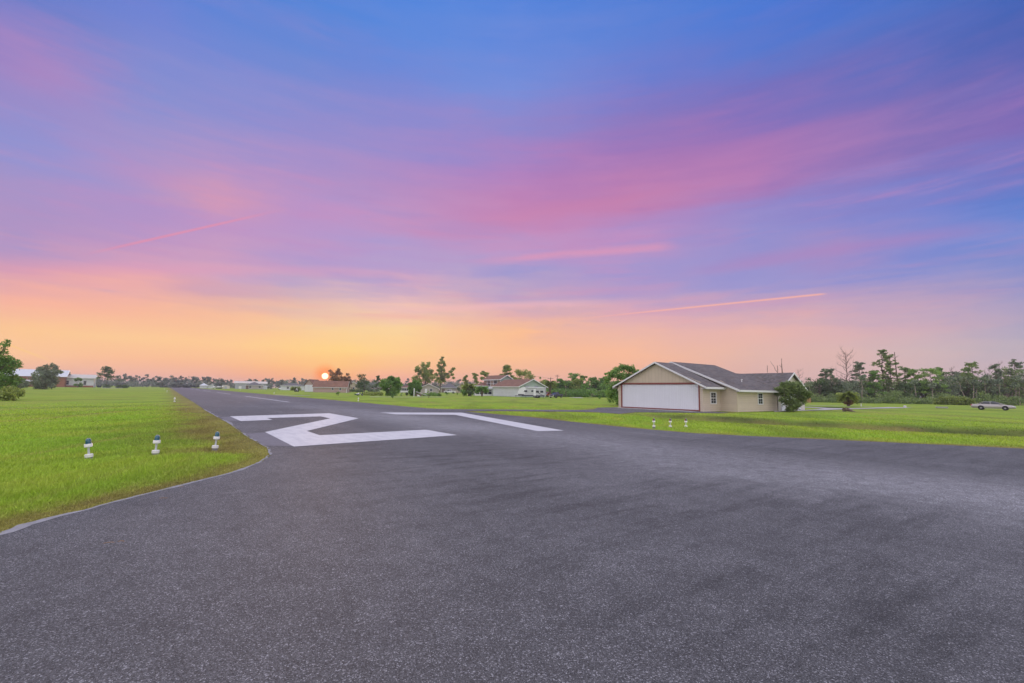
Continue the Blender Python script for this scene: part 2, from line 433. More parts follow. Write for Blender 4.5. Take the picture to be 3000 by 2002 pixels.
# ---------------------------------------------------------------- pavement outline (runway frame: A across, B along)
RA = R(36.2)
RU = Vector((math.cos(RA), math.sin(RA), 0)); RW = Vector((-math.sin(RA), math.cos(RA), 0))
def UW(u, w, z=0): p = RU * u + RW * w; return Vector((p.x, p.y, z))
left_edge = [(-12, -22), (-7, -8), (-6.1, 0), (-5.9, 3.5), (-5.82, 5.6), (-5.9, 5.9), (-5.86, 6.3), (-5.8, 6.6), (-5.8, 7.0), (-5.75, 7.5), (-5.7, 8.2), (-5.62, 8.9), (-5.55, 9.5),
             (-5.6, 10.2), (-5.72, 11.0), (-6.1, 12.2), (-6.9, 13.6)]
left_edge = [Vector((a, b, 0)) for a, b in left_edge] + [UW(u, w) for u, w in ((2.4, 18.8), (2.5, 25.3), (2.45, 31), (2.35, 42), (2.4, 59), (2.3, 106), (2.3, 330), (2.3, 900))]
right_edge = [UW(u, w) for u, w in ((19.3, 900), (19.3, 330), (19.2, 128), (19.3, 66), (19.2, 48), (19.2, 39.2))]
taxi_top = [UW(20.5, 37.2), UW(24, 35.6), Vector((6.6, 44.9, 0)), Vector((8.2, 46.8, 0)), Vector((9.6, 52.2, 0)), Vector((12.5, 54.8, 0)), Vector((20.6, 44.4, 0)), Vector((18.6, 42.4, 0))]
taxi_bot = [Vector((14.6, 42.6, 0)), Vector((11, 41.8, 0)), Vector((8.8, 38.4, 0)), Vector((7.4, 40.6, 0)), Vector((5.6, 40.9, 0)), Vector((-1, 40.2, 0)), Vector((-3.9, 38.4, 0))]
tongue = [UW(u, w) for u, w in ((19.4, 31.5), (19.5, 25.2), (18.8, 19.1), (18.4, 15.5), (18.6, 11.9), (19.4, 10.4), (20.9, 7.9), (23.9, 2.8), (29, -4), (40, -16), (52, -44), (0, -60))]
OUT = left_edge + right_edge + taxi_top + taxi_bot + tongue
POLY = np.array([(p.x, p.y) for p in OUT])
def pave_sd(x, y):
    """signed distance to the pavement outline, negative on the pavement"""
    x = np.asarray(x, float); y = np.asarray(y, float)
    d = np.full(x.shape, 1e9); ins = np.zeros(x.shape, bool)
    n = len(POLY)
    for i in range(n):
        a = POLY[i]; b = POLY[(i + 1) % n]; e = b - a
        t_ = np.clip(((x - a[0]) * e[0] + (y - a[1]) * e[1]) / (e @ e), 0, 1)
        d = np.minimum(d, (x - a[0] - t_ * e[0]) ** 2 + (y - a[1] - t_ * e[1]) ** 2)
        cnd = ((a[1] > y) != (b[1] > y))
        with np.errstate(divide='ignore', invalid='ignore'):
            xi = (b[0] - a[0]) * (y - a[1]) / (b[1] - a[1] + 1e-12) + a[0]
        ins ^= cnd & (x < xi)
    d = np.sqrt(d); return np.where(ins, -d, d)
def gz(x, y, sd=None):
    """height of the grass ground"""
    x = np.asarray(x, float); y = np.asarray(y, float)
    if sd is None: sd = pave_sd(x, y)
    u = x * RU.x + y * RU.y; w = x * RW.x + y * RW.y
    uc = 30.2 + .28 * np.maximum(0, 14 - w) + .6 * (vnoise(w * .21, w * 0) - .5)
    along_ = sstep(w, 25, 21)
    dit = -.5 * np.exp(-((u - uc) / 1.3) ** 2) * along_
    dit += .17 * np.exp(-((u - uc - 3.0) / 1.3) ** 2) * along_
    r_ = np.hypot(x, y)
    bumps = ((vnoise(x * .35, y * .35) - .5) * .05 + (vnoise(x * 1.3 + 9, y * 1.3) - .5) * .03) * sstep(sd, .3, 3)
    return -.012 + (dit + bumps) * sstep(sd, 0, 1.0) - .05 * sstep(-sd, 0, .5)

# ---------------------------------------------------------------- ground sheet
def mesh_np(name, V, F, mat, attrs=None, smooth=False, nside=4):
    me = bpy.data.meshes.new(name)
    me.vertices.add(len(V)); me.vertices.foreach_set('co', np.asarray(V, np.float32).ravel())
    F = np.asarray(F, np.int32)
    me.loops.add(F.size); me.loops.foreach_set('vertex_index', F.ravel())
    me.polygons.add(len(F)); me.polygons.foreach_set('loop_start', np.arange(0, F.size, nside, dtype=np.int32))
    if smooth: me.polygons.foreach_set('use_smooth', np.ones(len(F), bool))
    for k, a in (attrs or {}).items():
        at = me.attributes.new(k, 'FLOAT', 'POINT'); at.data.foreach_set('value', np.asarray(a, np.float32))
    me.update(calc_edges=True); me.validate()
    me.materials.append(mat)
    return me

def grass_mat(name, blades=False):
    m_, t = material(name)
    p = t.node('ShaderNodeNewGeometry').outputs['Position']
    dry = t.node('ShaderNodeAttribute', attribute_name='dry').outputs['Fac']
    tint = t.node('ShaderNodeAttribute', attribute_name='tint').outputs['Fac']
    pr = t.mapping(p, rot=(0, 0, -RA), scale=(1, .35, 1))
    n1 = t.noise(p, .09, 4, .6); n2 = t.noise(pr, .7, 5, .65); n3 = t.noise(p, 6, 4, .7); n4 = t.noise(pr, .22, 4, .6)
    c_ = t.mix(t.rng(n1, .35, .65), (.25, .40, .035), (.32, .42, .045))
    c_ = t.mix(t.rng(n2, .45, .72, 0, .8), c_, (.36, .39, .055))
    c_ = t.mix(t.rng(n4, .47, .62, 0, .75), c_, (.19, .27, .035))
    n5 = t.noise(t.mapping(pr, scale=(1, .12, 1)), .5, 5, .7)
    c_ = t.mix(t.rng(n5, .53, .68, 0, .7), c_, (.33, .31, .085))
    c_ = t.mix(t.m('MULTIPLY', t.node('ShaderNodeAttribute', attribute_name='dark_band').outputs['Fac'], .9), c_, (.075, .095, .028))
    c_ = t.mix(t.rng(t.m('SUBTRACT', dry, t.m('MULTIPLY', n3, .5)), -.05, .5, 0, .85), c_, t.mix(t.rng(n2, .4, .62), (.29, .25, .075), (.22, .17, .065)))
    k = t.m('MULTIPLY', t.m('ADD', .62, t.m('MULTIPLY', n3, .55)), t.m('ADD', .55, t.m('MULTIPLY', tint, .75)))
    if blades: k = t.m('MULTIPLY', k, 1.45)
    sc_ = t.node('ShaderNodeVectorMath', operation='SCALE'); t.put(sc_.inputs[0], c_); t.put(sc_.inputs[3], k)
    if blades: finish(t, sc_.outputs[0], .5, .3, trans=.3)
    else: finish(t, sc_.outputs[0], .85, .15, n3, .9, .05)
    return m_
M['grass'] = grass_mat('grass_ground'); M['blades'] = grass_mat('grass_blade', True)

NA, NR = 1000, 330
fr = np.concatenate([np.linspace(-62, 62, 860), np.linspace(62, 298, NA - 860 + 2)[1:-1]]) * math.pi / 180
rr = np.concatenate([[.3], 3 * (3600 / 3) ** (np.linspace(0, 1, NR - 1))])
A_, R_ = np.meshgrid(fr, rr)
X = (R_ * np.sin(A_)).ravel(); Y = (R_ * np.cos(A_)).ravel()
sd = pave_sd(X, Y)
Z = gz(X, Y, sd)
ri, ai = np.meshgrid(np.arange(NR - 1), np.arange(NA), indexing='ij')
a0 = (ri * NA + ai).ravel(); a1 = (ri * NA + (ai + 1) % NA).ravel()
F = np.stack([a0, a1, a1 + NA, a0 + NA], 1)
def dryness(x, y, sd):
    u = np.asarray(x) * RU.x + np.asarray(y) * RU.y; w = np.asarray(x) * RW.x + np.asarray(y) * RW.y
    wid = np.where((u < 5) & (w > 14), 2.2, .75)
    d = np.exp(-np.maximum(sd, 0) / wid) * (.55 + .9 * vnoise(np.asarray(x) * .9, np.asarray(y) * .9))
    uc = 30.2 + .28 * np.maximum(0, 14 - w)
    d = np.maximum(d, .9 * np.exp(-((u - uc - 1.2) / 1.0) ** 2) * sstep(w, 24, 18) * vnoise(w * .6, u * .6 + 5))
    return np.clip(d, 0, 1)
def ditch_dark(x, y):  # darker grass along the far bank of the ditch, fainter line beyond
    u = np.asarray(x) * RU.x + np.asarray(y) * RU.y; w = np.asarray(x) * RW.x + np.asarray(y) * RW.y
    uc = 30.2 + .28 * np.maximum(0, 14 - w)
    return np.clip(np.exp(-((u - uc - 1.5) / .75) ** 2) * sstep(w, 27, 20) * (.45 + 1.2 * vnoise(w * .5 + 3, u * .3)) + .45 * np.exp(-((u - uc - 6.5) / .7) ** 2) * sstep(w, 26, 18) * vnoise(w * .35, u * .2 + 8), 0, 1)
ground = link('ground', mesh_np('ground', np.stack([X, Y, Z], 1), F, M['grass'], {'dry': dryness(X, Y, sd), 'tint': np.full(len(X), .45), 'dark_band': ditch_dark(X, Y)}, True))
tag(ground, 'wide flat mown green field around the runway', kind='structure')

# ---------------------------------------------------------------- asphalt
def asphalt_mat(name, tone=1.0):
    m_, t = material(name)
    p = t.node('ShaderNodeNewGeometry').outputs['Position']
    pr = t.mapping(p, rot=(0, 0, -RA))
    sp = t.node('ShaderNodeSeparateXYZ'); t.put(sp.inputs[0], pr)
    v1 = t.node('ShaderNodeTexVoronoi'); t.put(v1.inputs['Vector'], p); v1.inputs['Scale'].default_value = 150
    v2 = t.node('ShaderNodeTexVoronoi'); t.put(v2.inputs['Vector'], p); v2.inputs['Scale'].default_value = 85
    s1 = t.node('ShaderNodeSeparateColor'); t.put(s1.inputs[0], v1.outputs['Color'])
    s2 = t.node('ShaderNodeSeparateColor'); t.put(s2.inputs[0], v2.outputs['Color'])
    big = t.noise(pr, .12, 4, .6)
    streak = t.noise(t.mapping(pr, scale=(1.3, .22, 1)), 1.1, 5, .62)
    streak2 = t.noise(t.mapping(pr, rot=(0, 0, R(4)), scale=(.36, 2.3, 1)), .95, 5, .62)
    smk = t.m('MULTIPLY', t.rng(sp.outputs[0], 1, 5), t.m('MULTIPLY', t.m('ADD', t.rng(sp.outputs[0], 8.5, 11, 1, .0), t.rng(sp.outputs[0], 13.5, 15.5, 0, .7)), t.rng(sp.outputs[1], 10, 18, 1, .3)))
    mott = t.noise(p, 3.5, 4, .65)
    g = t.m('ADD', .30, t.m('MULTIPLY', s1.outputs[0], .95))
    g = t.m('ADD', g, t.rng(s1.outputs[1], .90, .97, 0, 2.0))
    g = t.m('ADD', g, t.rng(s2.outputs[0], .94, .98, 0, 1.3))
    g = t.m('MULTIPLY', g, t.m('ADD', .6, t.m('MULTIPLY', mott, .75)))
    g = t.m('MULTIPLY', g, t.rng(big, .3, .7, .82, 1.18))
    g = t.m('MULTIPLY', g, t.rng(streak, .35, .62, .95, 1.05))
    g = t.m('MULTIPLY', g, t.m('SUBTRACT', 1.03, t.m('MULTIPLY', t.rng(streak2, .46, .66, 0, .34), smk)))
    cu = t.m('ADD', sp.outputs[0], t.m('MULTIPLY', t.m('SUBTRACT', big, .5), 1.2))
    ridge = t.m('MULTIPLY', t.rng(t.m('ABSOLUTE', t.m('SUBTRACT', cu, 11.5)), 0, 4.2, 1, 0), t.rng(sp.outputs[1], 60, 10, .6, 1.25))
    g = t.m('MULTIPLY', g, t.m('ADD', 1, t.m('MULTIPLY', ridge, t.rng(mott, .25, .75, .50, .72))))
    seam = t.m('ABSOLUTE', t.m('SUBTRACT', t.m('ABSOLUTE', t.m('SUBTRACT', cu, 11.5)), 5.0))
    g = t.m('MULTIPLY', g, t.rng(seam, 0, .6, 1.12, 1.0))
    k = t.node('ShaderNodeVectorMath', operation='SCALE'); k.inputs[0].default_value = (.115 * tone, .114 * tone, .122 * tone); t.put(k.inputs[3], g)
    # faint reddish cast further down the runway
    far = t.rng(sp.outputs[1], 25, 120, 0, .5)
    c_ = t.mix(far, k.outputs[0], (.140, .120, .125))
    hgt = t.m('ADD', v1.outputs['Distance'], t.m('MULTIPLY', mott, .5))
    finish(t, c_, .78, .35, hgt, .55, .012)
    return m_
M['asphalt'] = asphalt_mat('asphalt')
bm = bmesh.new()
f_ = bm.faces.new([bm.verts.new(p) for p in OUT])
bmesh.ops.triangulate(bm, faces=[f_], quad_method='BEAUTY', ngon_method='EAR_CLIP')
bmesh.ops.recalc_face_normals(bm, faces=bm.faces)
me = bpy.data.meshes.new('runway'); bm.to_mesh(me); bm.free(); me.materials.append(M['asphalt'])
if me.polygons[0].normal.z < 0: me.flip_normals()
runway = tag(link('runway', me), 'dark worn asphalt runway with its threshold apron', kind='structure')

# crumbling pale margin of the asphalt
def ragged(name, pts, w0, seed, mat, z=.004, side=1):
    rs = np.random.RandomState(seed); fine = []
    for a, b in zip(pts[:-1], pts[1:]):
        L = (b - a).length; n = max(2, min(400, int(L / .12)))
        for k in range(n): fine.append(a.lerp(b, k / n))
    fine.append(pts[-1])
    V = []; F_ = []
    for i, p in enumerate(fine):
        d = (fine[min(i + 1, len(fine) - 1)] - fine[max(0, i - 1)]).normalized(); nn = Vector((d.y, -d.x, 0)) * side
        q = float(vnoise(i * .11, seed)) * .7 + float(vnoise(i * .45, seed + 3)) * .4
        wi = w0 * (q - .38) * 2.2 - .01
        V += [tuple(p - nn * (.03 + .04 * rs.rand()) + Vector((0, 0, z))), tuple(p + nn * wi + Vector((0, 0, z)))]
        if i: b = 2 * i; F_.append((b - 2, b - 1, b + 1, b))
    m_ = MB(); m_.add(V, F_); return m_.build(name, mat)
M['margin'] = plain('pale_margin', (.27, .265, .285), .95, .1, .2, 7, bump=.003)
mg = ragged('pavement_margin', left_edge[3:21], .085, 4, M['margin']); tag(mg, 'pale crumbled edge along the asphalt beside the grass', kind='structure')
mg = ragged('pavement_margin', [UW(19.2, 60), UW(19.2, 48), UW(19.2, 39.2)], .05, 9, M['margin'], side=1); tag(mg, 'pale edge on the far side of the runway', kind='structure')

# ---------------------------------------------------------------- painted markings
def paint_mat():
    m_, t = material('runway_paint')
    p = t.node('ShaderNodeNewGeometry').outputs['Position']
    pr = t.mapping(p, rot=(0, 0, -RA))
    n = t.noise(p, 1.2, 5, .65); n2 = t.noise(t.mapping(pr, scale=(2.5, .5, 1)), 1.6, 5, .7); n3 = t.noise(p, 30, 3, .6)
    c_ = t.mix(t.rng(n2, .40, .66, 0, .55), (.56, .555, .58), (.40, .40, .45))
    c_ = t.mix(t.rng(n, .55, .75, 0, .35), c_, (.38, .37, .38))
    c_ = t.mix(t.rng(n3, .62, .78, 0, .5), c_, (.25, .24, .26))
    finish(t, c_, .7, .3, n3, .5, .004)
    return m_
M['paint'] = paint_mat()
def polysheet(name, pts, z, mat):
    bm = bmesh.new(); f_ = bm.faces.new([bm.verts.new((p.x, p.y, z)) for p in pts])
    bmesh.ops.triangulate(bm, faces=[f_]); me = bpy.data.meshes.new(name)
    for f in bm.faces:
        if f.normal.z < 0: f.normal_flip()
    bm.to_mesh(me); bm.free(); me.materials.append(mat); return link(name, me)
two = [(3.05, 31.6), (9.05, 33.4), (9.05, 27.2), (4.6, 20.0), (4.6, 18.0), (9.05, 18.5), (9.05, 15.8), (3.1, 14.9), (3.15, 20.2), (7.6, 27.7), (7.6, 29.8), (4.6, 29.2), (4.6, 27.5), (3.1, 27.1)]
one = [(12.6, 33.3), (18.2, 31.2), (14.25, 15.5), (13.0, 15.8), (16.2, 28.7), (12.7, 30.6)]
tag(polysheet('runway_number', [UW(*p) for p in two], .005, M['paint']), 'large white painted numeral two, nearest the left grass, scuffed', 'runway marking')
tag(polysheet('runway_number', [UW(*p) for p in one], .005, M['paint']), 'large white painted numeral one with a long left flag', 'runway marking')
dash_lab = ['longest looking white centreline dash, first beyond the numerals', 'second white centreline dash beyond the numerals', 'third white centreline dash, short in view', 'fourth white centreline dash, a thin sliver', 'farthest white centreline dash before the runway end']
w0 = 60.0
for i, lb in enumerate(dash_lab):
    a, b = w0 + i * 61 + (0 if i == 0 else 2), w0 + i * 61 + 38
    o = polysheet('centreline_dash', [UW(11.5, a), UW(11.8, a), UW(11.8, b), UW(11.5, b)], .005, M['paint'])
    tag(o, lb, 'runway marking', 'white centreline dashes')
# dark backing and pale wear patches round the numerals
def patchy(name, pts, colr, seed):
    m_, t = material(name)
    p = t.node('ShaderNodeNewGeometry').outputs['Position']
    v1 = t.node('ShaderNodeTexVoronoi'); t.put(v1.inputs['Vector'], p); v1.inputs['Scale'].default_value = 75
    n = t.noise(p, 2.5, 5, .7)
    s1 = t.node('ShaderNodeSeparateColor'); t.put(s1.inputs[0], v1.outputs['Color'])
    k = t.node('ShaderNodeVectorMath', operation='SCALE'); k.inputs[0].default_value = colr
    t.put(k.inputs[3], t.m('MULTIPLY', t.m('ADD', .7, t.m('MULTIPLY', s1.outputs[0], .5)), t.m('ADD', .7, t.m('MULTIPLY', n, .6))))
    finish(t, k.outputs[0], .85, .3, v1.outputs['Distance'], .4, .01)
    return m_
M['worn'] = patchy('worn_asphalt', None, (.17, .165, .19), 1)
wp = [polysheet('worn_patch', [UW(*p) for p in q], .0025, M['worn']) for q in
      ([(2.5, 31.0), (3.2, 31.4), (3.2, 27.3), (2.6, 27.6)], [(2.45, 19.8), (3.3, 20.1), (3.2, 14.9), (2.42, 15.6)])]
for w_ in wp: tag(w_, 'pale worn patch of asphalt beside the numeral two', kind='structure')

# ---------------------------------------------------------------- vegetation
def leaves(blobs, n, size, rs, shell=.5, asp=1.6, droop=0.0, gaps=.35):
    """leaf-sized faces spread through blobs (cx, cy, cz, rx, ry, rz); returns verts, faces, tint"""
    bl = np.array(blobs, float)
    vol = (bl[:, 3] * bl[:, 4] * bl[:, 5]) ** .72; pr = vol / vol.sum()
    k = rs.choice(len(bl), n, p=pr)
    d = rs.normal(size=(n, 3)); d /= np.linalg.norm(d, axis=1)[:, None]
    r_ = rs.rand(n) ** shell
    lump = 1 + .35 * (vnoise(d[:, 0] * 2.2 + k * 7.1, d[:, 1] * 2.2 + d[:, 2] * 3.1) - .5) * 2
    c_ = bl[k, :3] + d * (r_ * lump)[:, None] * bl[k, 3:6]
    # gaps
    g = vnoise(c_[:, 0] / (size * 4) + 11, c_[:, 2] / (size * 4) + c_[:, 1] / (size * 6))
    keep = g > gaps * rs.rand(n) * 1.3
    c_ = c_[keep]; k = k[keep]; n = len(c_)
    a = rs.normal(size=(n, 3)); a[:, 2] -= droop; a /= np.linalg.norm(a, axis=1)[:, None]
    b = rs.normal(size=(n, 3)); b -= (b * a).sum(1)[:, None] * a; b /= np.linalg.norm(b, axis=1)[:, None]
    s = size * (.6 + .8 * rs.rand(n))[:, None]
    a = a * s * asp / 2; b = b * s / 2
    V = np.stack([c_ - a, c_ + b * .9, c_ + a, c_ - b * .9], 1).reshape(-1, 3)
    F = np.arange(4 * n).reshape(-1, 4)
    ct = rs.rand(len(bl))
    ti = np.clip(.25 + .35 * ct[k] + .5 * rs.rand(n) - .1, 0, 1)
    return V, F, np.repeat(ti, 4)
def leafobj(name, blobs, n, size, seed, mat, parent=None, **kw):
    V, F, ti = leaves(blobs, n, size, np.random.RandomState(seed), **kw)
    return link(name, mesh_np(name, V, F, mat, {'tint': ti}), parent)
def limb(mb, a, b, r0, r1, rnd, seg=4, wob=.08):
    a, b = Vector(a), Vector(b); L = (b - a).length
    pts = [a.lerp(b, k / seg) + Vector((rnd.uniform(-1, 1), rnd.uniform(-1, 1), rnd.uniform(-.5, .5))) * L * wob * (0 < k < seg) for k in range(seg + 1)]
    mb.tube(pts, [r0 + (r1 - r0) * k / seg for k in range(seg + 1)], 6); return pts
CAT = {'shrub': 'shrub', 'bush': 'shrub', 'palm': 'palm', 'snag': 'dead tree', 'bare': 'dead tree'}

def broad(name, label, p, H, W, seed, leaf='leaf', n=3000, size=.4, low=.15, group=None, nb=12, lop=(0, 0), bark='bark', shell=.5, gaps=.35, cat='tree'):
    rnd = random.Random(seed); t_ = empty(name, p, 0, label, cat, group)
    mb = MB(); th = H * max(.18, low + .12)
    mb.tube([(0, 0, -.05), (rnd.uniform(-.1, .1), 0, th * .5), (0, 0, th)], [H * .028, H * .022, H * .018], 8)
    blobs = []
    for i in range(nb):
        a = rnd.uniform(0, 6.283); q = rnd.random() ** .6; zc = rnd.uniform(low + .08, .9)
        env = math.sqrt(max(.05, 1 - ((zc - (low + 1) / 2) / ((1 - low) / 2 * 1.12)) ** 2))
        rr_ = W / 2 * env * q * .95
        s = rnd.uniform(.16, .3) * W * (1.1 - .45 * zc)
        cx, cy, cz = rr_ * math.cos(a) + lop[0] * zc, rr_ * math.sin(a), zc * H
        blobs.append((cx, cy, cz, s, s, s * rnd.uniform(.5, .8) * min(1.2, H / W)))
        limb(mb, (0, 0, rnd.uniform(.3, 1) * th), (cx, cy, cz), H * .012, H * .003, rnd)
    mb.build('trunk', M[bark], t_)
    leafobj('crown', blobs, n, size, seed, M[leaf], t_, shell=shell, gaps=gaps)
    return t_
def pine(name, label, p, H, W, seed, leaf='leaf_dark', n=900, size=.35, bare=.5, group=None, lean=0, nb=9, cat='pine tree', sz=1.0):
    rnd = random.Random(seed); t_ = empty(name, p, 0, label, cat, group)
    mb = MB(); top = (lean, 0, H * .97)
    tp = limb(mb, (0, 0, -.05), top, H * .016, H * .004, rnd, 6, .012)
    blobs = []
    for i in range(nb):
        f = bare + (1 - bare) * (i + rnd.random()) / nb
        z = H * f; x0 = lean * f
        a = rnd.uniform(0, 6.283); L = W / 2 * (1.15 - .75 * (f - bare) / (1 - bare)) * rnd.uniform(.45, 1)
        e = (x0 + L * math.cos(a), L * math.sin(a), z + rnd.uniform(0, .05) * H)
        limb(mb, (x0, 0, z - .03 * H), e, H * .005, H * .0015, rnd, 3)
        s = W * rnd.uniform(.11, .2) * sz
        blobs.append((*e, s, s, s * .55))
        if rnd.random() < .6: blobs.append((x0 + L * .5 * math.cos(a), L * .5 * math.sin(a), z + .02 * H, s * .8, s * .8, s * .45))
    blobs.append((lean, 0, H * .97, W * .13 * sz, W * .13 * sz, H * .035))
    mb.build('trunk', M['bark'], t_)
    leafobj('crown', blobs, n, size, seed, M[leaf], t_, shell=.7, asp=2.2, gaps=.2)
    return t_
def bare(name, label, p, H, W, seed, group=None, start=.35, nbr=22, mat='deadwood', fork=None):
    rnd = random.Random(seed); mb = MB()
    limb(mb, (0, 0, -.05), (0, 0, H), H * .014, H * .002, rnd, 7, .008)
    for i in range(nbr):
        f = start + (1 - start) * (i / nbr); a = i * 2.4 + rnd.uniform(-.4, .4)
        L = W / 2 * (1.1 - .8 * f) / (1.1 - .8 * start) * rnd.uniform(.6, 1.1)
        e = (L * math.cos(a), L * math.sin(a), H * f + L * rnd.uniform(.5, 1.0))
        pts = limb(mb, (0, 0, H * f), e, H * .004, H * .001, rnd, 3, .05)
        for q in pts[1:]:
            for _ in range(2):
                limb(mb, q, (q.x + rnd.uniform(-.16, .16) * W * .6, q.y + rnd.uniform(-.16, .16) * W * .6, q.z + rnd.uniform(.02, .1) * H), H * .0016, H * .0005, rnd, 2, .05)
    o = mb.build(name, M[mat]); o.location = p; return tag(o, label, 'dead tree', group)
def snag(name, label, p, H, seed, lean=.02, stubs=7, side=None, group=None):
    rnd = random.Random(seed); mb = MB()
    limb(mb, (0, 0, -.05), (lean * H, 0, H), H * .02, H * .006, rnd, 7, .012)
    for i in range(stubs):
        f = rnd.uniform(.35, .97); a = rnd.uniform(0, 6.283); L = H * rnd.uniform(.02, .07)
        limb(mb, (lean * H * f, 0, H * f), (lean * H * f + L * math.cos(a), L * math.sin(a), H * f + L * .7), H * .004, H * .002, rnd, 2)
    if side: limb(mb, (lean * H * side[0], 0, H * side[0]), (side[1], 0, side[2]), H * .007, H * .003, rnd, 4, .03)
    o = mb.build(name, M['deadwood']); o.location = p; return tag(o, label, 'dead tree', group)
def palm(name, label, p, H, W, seed, trunk_h, group=None, leaf='leaf', n_fr=34, skirt=True):
    rnd = random.Random(seed); rs = np.random.RandomState(seed); t_ = empty(name, p, 0, label, 'palm tree', group)
    mb = MB(); mb.tube([(0, 0, -.05), (.02, 0, trunk_h * .5), (0, 0, trunk_h)], [W * .085, W * .075, W * .09], 9); mb.build('trunk', M['bark'], t_)
    V = []; F = []; ti = []
    def frond(a, e0, L, dead):
        d = Vector((math.cos(a), math.sin(a), 0)); sd_ = Vector((-math.sin(a), math.cos(a), 0)); pt = Vector((0, 0, trunk_h)); e = e0
        stem = []
        for k in range(6): stem.append(pt.copy()); pt = pt + (d * math.cos(e) + Vector((0, 0, math.sin(e)))) * L / 5; e -= .28
        for k in range(2, 6):
            for s in (-1, 1):
                for j in range(3):
                    base = stem[k].lerp(stem[k - 1], j / 3); ll = L * .34 * (1.1 - abs(k - 3.5) * .18) * rnd.uniform(.8, 1.1)
                    tip = base + (sd_ * s * .75 + d * .55 + Vector((0, 0, -.30 - rnd.random() * .3))).normalized() * ll
                    w_ = (d * .034 + Vector((0, 0, .02))) * W * 1.3
                    b = len(V); V.extend([base - w_, base + w_, tip + w_ * .2, tip - w_ * .2]); F.append((b, b + 1, b + 2, b + 3)); ti.extend([rnd.uniform(.3, .9)] * 4)
    for i in range(n_fr):
        f = i / n_fr; frond(i * 2.4, 1.35 - 1.5 * f + rnd.uniform(-.1, .1), W * .56 * rnd.uniform(.85, 1.05) * (1 if f > .15 else (H - trunk_h) / W), 0)
    link('crown', mesh_np('crown', [tuple(v) for v in V], F, M[leaf], {'tint': ti}), t_)
    if skirt:
        V = []; F = []; ti = []
        for i in range(16): frond(i * 1.7, -.55 - rnd.uniform(0, .5), W * .42, 1)
        link('dead_fronds', mesh_np('dead_fronds', [tuple(v) for v in V], F, M['straw'], {'tint': ti}), t_)
    return t_
M['straw'] = leafmat('straw', (.30, .20, .11), .5, .15)
def shrub(name, label, p, W, H, seed, leaf='leaf', n=1200, size=.16, group=None, cat='shrub', stems=True):
    rnd = random.Random(seed); blobs = []
    for i in range(10):
        a = rnd.uniform(0, 6.283); q = rnd.random() ** .5 * W * .32; zc = rnd.uniform(.3, .8) * H
        s = W * rnd.uniform(.16, .26); blobs.append((q * math.cos(a), q * math.sin(a), max(zc, .12), s, s, min(s * .8, zc, H - zc + .12 * H)))
    t_ = empty(name, p, 0, label, cat, group)
    if stems:
        mb = MB()
        for b_ in blobs[:6]: limb(mb, (b_[0] * .15, b_[1] * .15, -.04), b_[:3], H * .022, H * .008, rnd, 3)
        mb.build('stem', M['bark'], t_)
    leafobj('foliage', blobs, n, size, seed, M[leaf], t_, shell=.5, gaps=.25)
    return t_
def Hat(p, ytop): return zat(p, ytop)

# --- near, large: the spreading tree left of the hangar door, reaching the ground
pt = G(1822, 1189)
b0 = []
rnd = random.Random(5)
def bl_px(p, items, depth=1.6, seed=0):
    """blobs given by picture column, row and radius in metres, at the depth of p with scatter"""
    rnd = random.Random(seed); out = []
    dirr = Vector((p.y, -p.x, 0)).normalized(); fw = Vector((p.x, p.y, 0)).normalized()
    mpx = p.length / FPX * 1.0
    for (px, py, r_) in items:
        s = along(p, math.atan2(dirr.y, dirr.x), px); z = zat(p + dirr * s, py)
        q = dirr * s + fw * rnd.uniform(-depth, depth)
        out.append((q.x, q.y, z, r_, r_, r_ * .8))
    return out
items = [(1790, 1100, .6), (1806, 1086, .65), (1826, 1079, .7), (1848, 1080, .7), (1864, 1092, .6), (1782, 1112, .45), (1815, 1104, .8), (1840, 1105, .9), (1776, 1122, .3), (1862, 1112, .8),
         (1808, 1124, .7), (1832, 1130, .9), (1795, 1140, .8), (1818, 1150, .9), (1790, 1158, .75), (1810, 1168, .7), (1788, 1174, .45), (1845, 1140, .9), (1812, 1180, .4), (1832, 1178, .5), (1774, 1096, .18), (1798, 1092, .4), (1850, 1165, .8), (1870, 1135, .6), (1783, 1150, .45)]
t_ = empty('broadleaf_tree', pt, 0, 'dense broadleaf tree growing to the ground beside the white hangar door', 'tree')
mb = MB(); bl = bl_px(pt, items, 1.5, 3)
mb.tube([(0, 0, -.05), (.1, 0, .8), (.1, .1, 1.7)], [.16, .13, .11], 9)
for b_ in bl[:20]: limb(mb, (.1, .05, random.Random(b_[0]).uniform(.5, 1.7)), b_[:3], .05, .012, rnd)
mb.build('trunk', M['bark'], t_)
leafobj('crown', bl, 17000, .15, 3, M['leaf'], t_, shell=.5, gaps=.8)

def pxtree(name, label, p, items, n, size, seed, leaf, depth=1.5, gaps=.5, trunk=(.25, 1.5), cat='tree'):
    t_ = empty(name, p, 0, label, cat); bl = bl_px(p, items, depth, seed); mb = MB(); rnd = random.Random(seed)
    mb.tube([(0, 0, -.05), (.05, 0, trunk[1] * .5), (0, 0, trunk[1])], [trunk[0], trunk[0] * .8, trunk[0] * .65], 9)
    for b_ in bl: limb(mb, (0, 0, rnd.uniform(.1, trunk[1])), b_[:3], trunk[0] * .35, .02, rnd)
    mb.build('trunk', M['bark'], t_); leafobj('crown', bl, n, size, seed, M[leaf], t_, shell=.45, gaps=gaps); return t_

